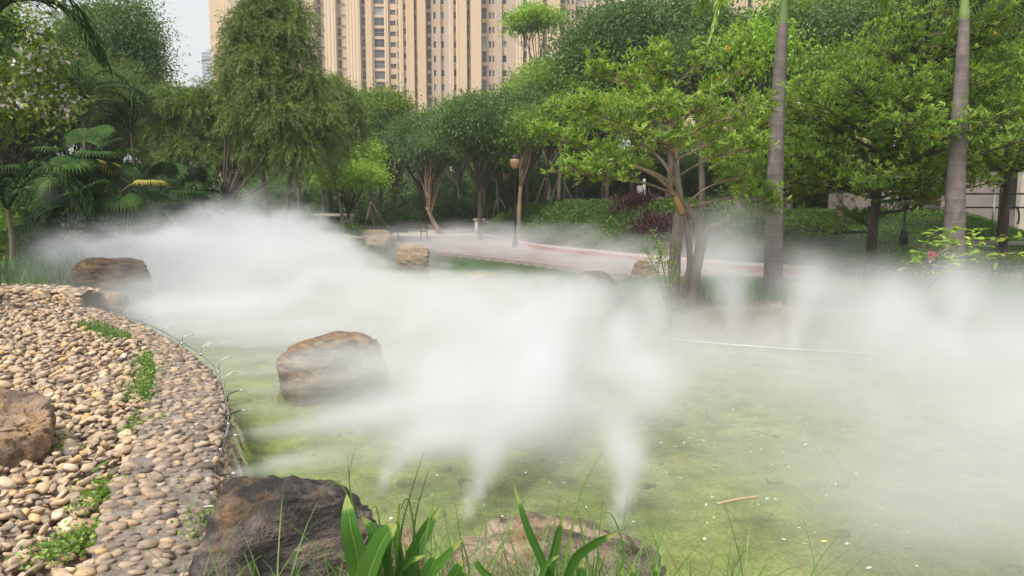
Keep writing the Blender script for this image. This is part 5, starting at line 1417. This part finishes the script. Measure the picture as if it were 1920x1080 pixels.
# pale railing far left behind the weeping tree
x, y, z = place(540, 36); t = thing('footbridge_rail', 'pale rail of a footbridge under the tall weeping tree', 'rail', (x, y, z))
V, FF = box(-2.6, 3.2, -.08, .08, .95, 1.08); MB().add(V, FF).build('handrail', M['curb'], t, smooth=False)
for xx in (-2.5, -.6, 1.2, 3.0):
    V, FF = box(xx - .12, xx + .12, -.12, .12, -.2, .95); MB().add(V, FF).build('post', M['concrete'], t, smooth=False)

# ------------------------------------------------------------------ towers
def facademat(name, c):
    m, nt, b = newmat(name)
    v = noise(nt, .18, 5, .6, objco(nt, (1, 1, .3))); w_ = noise(nt, 1.4, 4, .6, objco(nt))
    br = N(nt, 'ShaderNodeTexBrick', {'Vector': objco(nt, (1, 1, 1), (PI / 2, 0, 0)), 'Scale': .8, 'Mortar Size': .012, 'Color1': (*c, 1), 'Color2': tuple(x * .95 for x in c) + (1,), 'Mortar': tuple(x * .8 for x in c) + (1,)})
    cc_ = mix(nt, br.outputs[0], tuple(x * .86 for x in c), ramp(nt, v, [(.4, (0, 0, 0)), (.7, (.7, .7, .7))]))
    cc_ = mix(nt, cc_, tuple(x * .9 for x in c), w_)
    nt.links.new(cc_, b.inputs['Base Color']); b.inputs['Roughness'].default_value = .85
    return m
M['facade'] = facademat('facade', (.62, .445, .285)); M['facade_pale'] = facademat('facade_pale', (.68, .54, .39)); M['facade_pink_shade'] = facademat('facade_pink_shade', (.48, .36, .28)); M['facade_brown_shade'] = facademat('facade_brown_shade', (.30, .23, .2))  # pinkish wall colour doubles as painted shade on the shaded tan strips
m, nt, b = newmat('window_glass'); b.inputs['Base Color'].default_value = (.07, .08, .1, 1); b.inputs['Roughness'].default_value = .2; b.inputs['Specular IOR Level'].default_value = .2; M['glass'] = m
oi = N(nt, 'ShaderNodeObjectInfo'); nt.links.new(ramp(nt, oi.outputs['Random'], [(0, (.02, .022, .035)), (.6, (.06, .06, .08)), (.9, (.1, .12, .13)), (1, (.5, .52, .5))]), b.inputs['Base Color'])
m, nt, b = newmat('window_frame'); b.inputs['Base Color'].default_value = (.24, .19, .17, 1); M['wframe'] = m
def tower(name, label, Y, strips, floor_px, py0, depth=14, base_mat='facade', floors_vis=(0, 200)):
    """strips: (px0, px1, kind, proud in metres)"""
    kf = Y / F; z_top = 95.0; x0w, x1w = (strips[0][0] - 960) * kf, (strips[-1][1] - 960) * kf
    t = thing(name, label, 'tower', ((x0w + x1w) / 2, Y, 0)); ox = (x0w + x1w) / 2
    parts = {}
    def addbox(mat, *a): V, FF = box(*a); parts.setdefault(mat, MB()).add(V, FF)
    fl = floor_px * kf * 1.003
    zref = zat(py0, Y)
    addbox(base_mat, x0w - ox, x1w - ox, 1.2, depth, -1, z_top)
    wins = {}; rest = MB(); nvis = 0
    for (a, b_, kind, pr) in strips:
        xa_, xb_ = (a - 960) * kf - ox, (b_ - 960) * kf - ox
        mat = {'plain': base_mat, 'rib': 'facade_pale', 'pink': 'facade_pink_shade', 'dark': 'facade_brown_shade'}.get(kind.split('_')[0], base_mat)  # dark strips: recess shade put into a grey-brown wall colour
        if kind.startswith('rib'):
            w = (xb_ - xa_); n = max(1, round(w / .9))
            addbox('facade_pale', xa_, xb_, -pr, 1.195, -1, z_top - 2)
            for k in range(n):
                addbox('facade', xa_ + (k + .3) * w / n, xa_ + (k + .62) * w / n, -pr - .12, -pr - .002, -1, z_top - 1.5)
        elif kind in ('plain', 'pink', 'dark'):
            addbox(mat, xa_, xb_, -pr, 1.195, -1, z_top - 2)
        else:                                       # window strips: a recess with spandrels between the panes
            addbox(base_mat if 'pinkw' not in kind else 'facade_pink_shade', xa_, xb_, .5, 1.195, -1, z_top - 2)
            hf = {'tall': .78, 'small': .44, 'big': .74, 'slit': .55, 'pinkw': .6}[kind.split('_')[0]]
            frac = {'slit': 1.0}.get(kind, 1.0)
            me = None
            z = zref - 40 * fl
            key = (round(xb_ - xa_, 2), hf)
            for k in range(-40, 40):
                zb = zref + k * fl
                if zb < 1 or zb > z_top - 5: continue
                w = xb_ - xa_
                # spandrel below the pane
                addbox(base_mat if 'pinkw' not in kind else 'facade_pink_shade', xa_, xb_, -.08 if kind != 'tall' else .25, .498, zb + hf * fl, zb + fl)
                if kind in ('slit', 'tall'): addbox('wframe', xa_ + w * .2, xb_ + (.9 if kind == 'slit' else 1.2), -.3 - pr, -.085 - pr, zb - .1, zb + .02)
                pyv = 385 - (zb - 1.6) / Y * F
                if -45 < pyv < 230:
                    if me is None:
                        mb = MB()
                        V, FF = box(0, w, .3, .36, 0, hf * fl); mb.add(V, FF, 0, 0)
                        for fx in ([0, .5, 1] if w > 1.6 else [0, 1]):
                            V, FF = box(fx * w - (.05 if 0 < fx < 1 else 0) - (.1 if fx == 1 else 0), fx * w + (.05 if fx < 1 else 0) + (.05 if fx == 0 else 0), .22, .3 - .003, 0, hf * fl); mb.add(V, FF, 0, 1)
                        for fz in (0, .55, 1):
                            V, FF = box(0, w, .24, .3 - .002, max(0, fz * hf * fl - .1), fz * hf * fl + (0.001 if fz else .05)); mb.add(V, FF, 0, 1)
                        me = mb.mesh('window', [M['glass'], M['wframe']], False)
                    nvis += 1
                    o = bpy.data.objects.new('window', me); COL.objects.link(o); o.parent = t; o.location = (xa_, 0, zb)
                else:
                    V, FF = box(xa_, xb_, .3, .36, zb, zb + hf * fl); rest.add(V, FF)
    for mt_, mb in parts.items():
        mb.build({'facade': 'wall', 'facade_pale': 'ribbed_pilasters', 'facade_pink_shade': 'pink_shaded_wall', 'facade_brown_shade': 'recess_wall', 'wframe': 'ledges'}[mt_], M[mt_], t, smooth=False)
    rest.build('upper_windows', M['glass'], t, smooth=False, kind='stuff')
    return t
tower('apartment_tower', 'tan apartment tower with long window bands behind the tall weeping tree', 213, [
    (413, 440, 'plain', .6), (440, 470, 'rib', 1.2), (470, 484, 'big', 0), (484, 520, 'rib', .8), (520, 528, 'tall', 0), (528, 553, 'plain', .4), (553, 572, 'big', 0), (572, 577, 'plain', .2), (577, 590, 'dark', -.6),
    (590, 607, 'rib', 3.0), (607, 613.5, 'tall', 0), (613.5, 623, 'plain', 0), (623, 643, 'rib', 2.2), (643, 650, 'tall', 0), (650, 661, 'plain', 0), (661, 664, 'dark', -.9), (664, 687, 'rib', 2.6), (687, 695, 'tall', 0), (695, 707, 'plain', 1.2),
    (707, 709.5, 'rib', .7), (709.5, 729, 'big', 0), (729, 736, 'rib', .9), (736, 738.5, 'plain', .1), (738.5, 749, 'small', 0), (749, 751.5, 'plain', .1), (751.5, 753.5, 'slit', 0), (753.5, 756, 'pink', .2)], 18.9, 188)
tower('apartment_tower', 'tan apartment tower between the window band tower and the nearest tower', 188, [
    (756, 763, 'rib', 1.2), (763, 768, 'small', 0), (768, 773, 'rib', .8), (773, 784, 'plain', 2.3), (784, 787, 'slit', 0), (787, 790, 'rib', .9), (790, 805, 'plain', 2.2), (805, 813, 'big', 0), (813, 815.5, 'plain', .1)], 21.6, 178)
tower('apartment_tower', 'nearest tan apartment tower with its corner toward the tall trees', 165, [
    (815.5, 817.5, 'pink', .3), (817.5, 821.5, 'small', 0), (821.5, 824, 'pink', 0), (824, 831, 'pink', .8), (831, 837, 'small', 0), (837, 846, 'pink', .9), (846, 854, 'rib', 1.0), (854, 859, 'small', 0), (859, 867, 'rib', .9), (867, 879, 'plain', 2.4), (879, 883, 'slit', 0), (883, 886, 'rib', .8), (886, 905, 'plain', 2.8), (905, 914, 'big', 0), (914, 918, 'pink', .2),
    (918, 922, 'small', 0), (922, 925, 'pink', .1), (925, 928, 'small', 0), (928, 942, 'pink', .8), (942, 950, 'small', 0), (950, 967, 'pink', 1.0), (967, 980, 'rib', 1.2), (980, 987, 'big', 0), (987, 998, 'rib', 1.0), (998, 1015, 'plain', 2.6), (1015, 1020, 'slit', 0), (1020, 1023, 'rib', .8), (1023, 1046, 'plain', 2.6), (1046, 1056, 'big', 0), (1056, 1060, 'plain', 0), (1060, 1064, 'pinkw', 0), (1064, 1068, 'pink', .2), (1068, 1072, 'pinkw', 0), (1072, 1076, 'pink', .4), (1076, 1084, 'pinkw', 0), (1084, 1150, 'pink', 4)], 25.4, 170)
tower('apartment_tower', 'tan apartment tower glimpsed through the tall trees right of centre', 175, [
    (1235, 1262, 'rib', .8), (1262, 1270, 'big', 0), (1270, 1330, 'plain', .5), (1330, 1340, 'small', 0), (1340, 1385, 'plain', .6), (1385, 1395, 'big', 0), (1395, 1470, 'plain', .3), (1470, 1480, 'small', 0), (1480, 1560, 'plain', .4), (1560, 1600, 'rib', .8), (1600, 1700, 'plain', .3)], 24, 170)
# distant hazy tower
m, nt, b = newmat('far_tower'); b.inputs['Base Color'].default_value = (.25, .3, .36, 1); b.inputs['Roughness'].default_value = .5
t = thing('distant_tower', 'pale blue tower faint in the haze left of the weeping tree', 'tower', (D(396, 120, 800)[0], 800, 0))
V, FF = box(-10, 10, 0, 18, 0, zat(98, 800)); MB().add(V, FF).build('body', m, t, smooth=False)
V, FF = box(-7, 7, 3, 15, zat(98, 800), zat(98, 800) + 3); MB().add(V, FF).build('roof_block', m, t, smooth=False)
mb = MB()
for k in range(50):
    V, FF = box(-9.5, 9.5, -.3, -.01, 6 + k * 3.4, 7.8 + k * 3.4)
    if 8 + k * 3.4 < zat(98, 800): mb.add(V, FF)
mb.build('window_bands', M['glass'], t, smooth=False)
print('towers', time.time() - T0)

# ------------------------------------------------------------------ mist: two real volumes of density over the pond
def gauss(X, Y_, Z, c, s): return np.exp(-(((X - c[0]) / s[0]) ** 2 + ((Y_ - c[1]) / s[1]) ** 2 + ((Z - c[2]) / s[2]) ** 2))
NEARJ = [  # start, direction, length, width at the end, strength
    (P(872, 965, -.3), (.18, 1, .16), 3.4, .38, 9.0), (P(1150, 985, -.3), (.22, 1, .16), 2.8, .27, 6.5), (P(700, 930, -.3), (.25, 1, .14), 3.5, .4, 3.0),
]
for k, p in enumerate(JETS):
    if k < 2: NEARJ.append((p, (1, .22, .05), 2.0, .24, 7.0))
    elif k < 6: NEARJ.append((p, (1, .32, .0), 1.9, .2, 3.2))
    else: NEARJ.append((p, (1, .42, .05), 2.0, .17, 6.0))
FARJ = [(P(1485, 652, -.35), (.28, .25, 1.0), 1.1, .36, 5.5), (P(1630, 660, -.35), (.5, .1, .8), .9, .34, 4.5), (P(1380, 645, -.35), (-.1, .3, 1), 1.5, .5, 4.0), (P(1235, 640, -.35), (-.2, .2, 1.0), .8, .3, 3.5), (P(1780, 665, -.35), (.2, .2, 1), 1.1, .3, 3.5), (P(1110, 620, -.35), (.1, .2, 1), .7, .3, 3)]
def mist(X, Y_, Z):
    p = np.stack((X, Y_, Z), -1)
    w = fbm(p * (.55, .55, .8) + 3, 2, 60) - .5
    wp = p + w[..., None] * np.array((1.2, .8, .5))
    n1 = fbm(wp * (.8, .8, 1.5), 4, 61, .55)
    n3 = fbm(p * (1.5, 1.5, 2.2) + w[..., None] * 4, 4, 66, .6)
    n2 = fbm(p * (2.2, 2.2, 3.4) + w[..., None] * 3, 3, 62)
    tex = np.clip((n1 - .33) * 2.6, 0, 1.6) * (.55 + .9 * n2)
    h = Z - WZ
    u = X / np.maximum(Y_, .1)                       # bearing used only to shape the bank's plan outline
    # plan outline of the thick bank
    front = np.interp(X, [-8, -5, -3.2, -1.8, -.5, 1.0, 2.2, 3.0, 6], [12.0, 9.9, 8.5, 8.4, 7.5, 7.8, 9.4, 10.8, 12.0]) + (n1 - .5) * 2.0 + (n3 - .5) * 2.2
    body = sstep(Y_ - front, -.6, 1.6) * (1 - sstep(X, 2.3 - 1.3 * sstep(Y_, 10.5, 12.5), 3.6 - 1.4 * sstep(Y_, 10.5, 12.5))) * (1 - sstep(Y_, 24, 31))
    leftlim = sstep(X, -9.5 - .5 * np.maximum(Y_ - 13, 0), -8.2 - .5 * np.maximum(Y_ - 13, 0))
    leftlim *= 1 - (1 - sstep(Y_, 13.2, 15.5)) * (1 - sstep(X, -7.2, -6.2)) * .7
    top = np.interp(Y_, [8, 10, 13, 18, 23, 30], [.5, .8, 1.2, 1.85, 2.15, 1.75]) * (.7 + .6 * n1) * np.interp(X, [-14, -9, -6, -2.5, -.5, 4], [.8, .95, 1.05, 1.0, .85, .5])
    top = top * (1 - .42 * sstep(u, -.40, -.17))
    ub_ = sstep(u + .1 * (n1 - .5), -.25, -.15)
    top = top * (1 - ub_) + ub_ * np.clip(.85 - .075 * (Y_ - 12), .14, 1.1) * (.7 + .6 * n1)
    sg = signed(shore, X[:, :, 0], Y_[:, :, 0])[:, :, None]
    body = body * (1 - ub_ + ub_ * sstep(sg, -1.2, .3))
    d = body * leftlim * (1 - sstep(h / np.maximum(top, .05) + (n3 - .5) * 1.9, .35, 1.1)) * (1.0 * tex * (.15 + 1.8 * sstep(n3, .32, .7)) + .04)
    # thin veil over the middle of the pond
    veil = (sstep(Y_, 4.6, 8.0) * (.10 + .34 * tex) + gauss(X, Y_, Z, (.15, 7.6, -.1), (1.5, 1.6, .6)) * .7 * tex * (.1 + 1.8 * sstep(n3, .3, .75))) * (1 - sstep(Y_, 11.5, 14)) * sstep(X, -2.4, -1.0) * (1 - sstep(h, .2, .95))
    veil = veil + .05 * sstep(Y_, 3.4, 5) * (1 - sstep(h, .1, .7)) * sstep(X, .3, 2.5) * (.4 + tex) * 2
    d = d * (1 + .9 * (1 - sstep(X, -4.5, -1.5)))
    d = d + veil
    # bank in front on the right
    rb_ = sstep(X - .30 * (Y_ - 6), 1.7, 3.9) * sstep(Y_, 3.2, 4.6) * (1 - sstep(Y_, 10.5, 12.5)) * (1 - sstep(h, .7, 1.35 + .8 * (n1 - .5)))
    d = d + rb_ * (.05 + .62 * tex * (.3 + 1.4 * sstep(n3, .3, .7)))
    d = d + .8 * tex * gauss(X, Y_, Z, (2.35, 4.2, -.2), (.95, .7, .5)) * 1.5
    # wisps over the path
    d = d + .42 * tex * np.clip(tex - .1, 0, 2) * sstep(Y_, 19, 23) * (1 - sstep(Y_, 31, 36)) * (1 - sstep(h, .5, 1.6)) * sstep(X, -7, -2) * (1 - sstep(X, 3, 7))
    d = d + .35 * tex * sstep(Y_, 14.0, 17) * (1 - sstep(Y_, 19, 23)) * (1 - sstep(h, .4, 1.5)) * sstep(X, .5, 2.5) * (1 - sstep(X, 9, 12))
    jn = np.stack([fbm(p * 1.1 + k * 9, 2, 70 + k) for k in range(3)], -1)
    for (s, dr, L, wd, st_) in NEARJ + FARJ:
        dr = np.array(dr, float); dr /= np.linalg.norm(dr)
        q = p - np.array(s); a = q @ dr
        q = q + (jn - .5) * np.maximum(a, 0)[..., None] * .34
        m_ = (a > -.05) & (a < L * 1.6)
        if not m_.any(): continue
        am = a[m_]; qq = q[m_] - am[:, None] * dr
        am = np.maximum(am, 0)
        wob = (n1[m_] - .5) * 1.1 * wd * np.clip(am / L, 0, 1)
        r = np.sqrt(qq[:, 0] ** 2 + qq[:, 1] ** 2 + (qq[:, 2] + wob) ** 2)
        rad = .018 + wd * (am / L) ** .9
        v = st_ * np.exp(-(r / rad) ** 2 * 1.6) * (.09 / (rad + .05)) ** .55 * (1 - sstep(am, L * .45, L * 1.45)) * (.35 + 1.3 * n2[m_])
        d[m_] = d[m_] + v * 1.6
    d = d * sstep(h, -.01, .05)
    return np.maximum(d, 0)
mm, nt, b = newmat('mist'); nt.nodes.remove(b)
pv = N(nt, 'ShaderNodeVolumePrincipled', {'Color': (.86, .868, .885, 1), 'Density': 1.0, 'Anisotropy': .1})
nt.links.new(pv.outputs[0], nt.nodes['Material Output'].inputs['Volume'])
def mist_volume(name, lo, hi, vox, fade):
    Nn = [max(4, int(round((hi[i] - lo[i]) / vox[i])) + 1) for i in range(3)]
    ax = [np.linspace(lo[i], hi[i], Nn[i]) for i in range(3)]
    den = np.zeros(Nn, np.float32)
    for j0 in range(0, Nn[1], 16):
        Xg, Yg, Zg = np.meshgrid(ax[0], ax[1][j0:j0 + 16], ax[2], indexing='ij')
        den[:, j0:j0 + 16] = mist(Xg, Yg, Zg)
    e = np.ones(Nn, np.float32)
    if 'x' in fade: t = np.minimum(np.arange(Nn[0]), Nn[0] - 1 - np.arange(Nn[0])) / 6.0; e *= np.clip(t, 0, 1)[:, None, None]
    if 'n' in fade: e *= np.clip(np.arange(Nn[1]) / 6.0, 0, 1)[None, :, None]
    if 'f' in fade: e *= np.clip((Nn[1] - 1 - np.arange(Nn[1])) / 6.0, 0, 1)[None, :, None]
    den *= e
    den[den < .012] = 0
    me = bpy.data.meshes.new(name); n = den.size; me.vertices.add(n)
    me.attributes.new('den', 'FLOAT', 'POINT').data.foreach_set('value', den.transpose(2, 1, 0).ravel())
    o = bpy.data.objects.new(name, me); COL.objects.link(o)
    ng = bpy.data.node_groups.new(name, 'GeometryNodeTree')
    ng.interface.new_socket('Geometry', in_out='INPUT', socket_type='NodeSocketGeometry'); ng.interface.new_socket('Geometry', in_out='OUTPUT', socket_type='NodeSocketGeometry')
    G = ng.nodes; L = ng.links
    gi, go, vc, pos = G.new('NodeGroupInput'), G.new('NodeGroupOutput'), G.new('GeometryNodeVolumeCube'), G.new('GeometryNodeInputPosition')
    def vm(op, a, b):
        x = G.new('ShaderNodeVectorMath'); x.operation = op; L.new(a, x.inputs[0])
        if b is not None: x.inputs[1].default_value = b
        return x
    st_ = tuple((hi[i] - lo[i]) / (Nn[i] - 1) for i in range(3))
    v = vm('FLOOR', vm('ADD', vm('DIVIDE', vm('SUBTRACT', pos.outputs[0], lo).outputs[0], st_).outputs[0], (.5, .5, .5)).outputs[0], None)
    dt = vm('DOT_PRODUCT', v.outputs[0], (1, Nn[0], Nn[0] * Nn[1]))
    na = G.new('GeometryNodeInputNamedAttribute'); na.data_type = 'FLOAT'; na.inputs[0].default_value = 'den'
    si = G.new('GeometryNodeSampleIndex'); si.data_type = 'FLOAT'; si.domain = 'POINT'
    L.new(gi.outputs[0], si.inputs['Geometry']); L.new(na.outputs[0], si.inputs['Value']); L.new(dt.outputs['Value'], si.inputs['Index']); L.new(si.outputs[0], vc.inputs['Density'])
    vc.inputs['Min'].default_value = lo; vc.inputs['Max'].default_value = hi
    for i, k in enumerate('XYZ'): vc.inputs['Resolution ' + k].default_value = Nn[i]
    sm = G.new('GeometryNodeSetMaterial'); sm.inputs['Material'].default_value = mm
    L.new(vc.outputs[0], sm.inputs[0]); L.new(sm.outputs[0], go.inputs[0])
    me.materials.append(mm)
    o.modifiers.new('density', 'NODES').node_group = ng
    tag(o, kind='stuff')
    print(name, Nn, float(den.max()), float(den.mean()), time.time() - T0)
    return o
mist_volume('mist', (-4.6, 3.0, WZ), (7.6, 9.5, 1.5), (.06, .06, .05), 'xn')
mist_volume('mist', (-15, 9.5, WZ), (13, 36, 2.7), (.13, .13, .10), 'xf')
# the air: one closed box of thin even haze round the whole scene
m, nt, b = newmat('haze'); nt.nodes.remove(b)
pv = N(nt, 'ShaderNodeVolumePrincipled', {'Color': (.93, .96, 1, 1), 'Density': .0006})
nt.links.new(pv.outputs[0], nt.nodes['Material Output'].inputs['Volume'])
V, FF = box(-950, 950, -70, 1560, -3, 160)
MB().add(V, FF).build('haze', m, kind='stuff', smooth=False)
print('done', time.time() - T0)
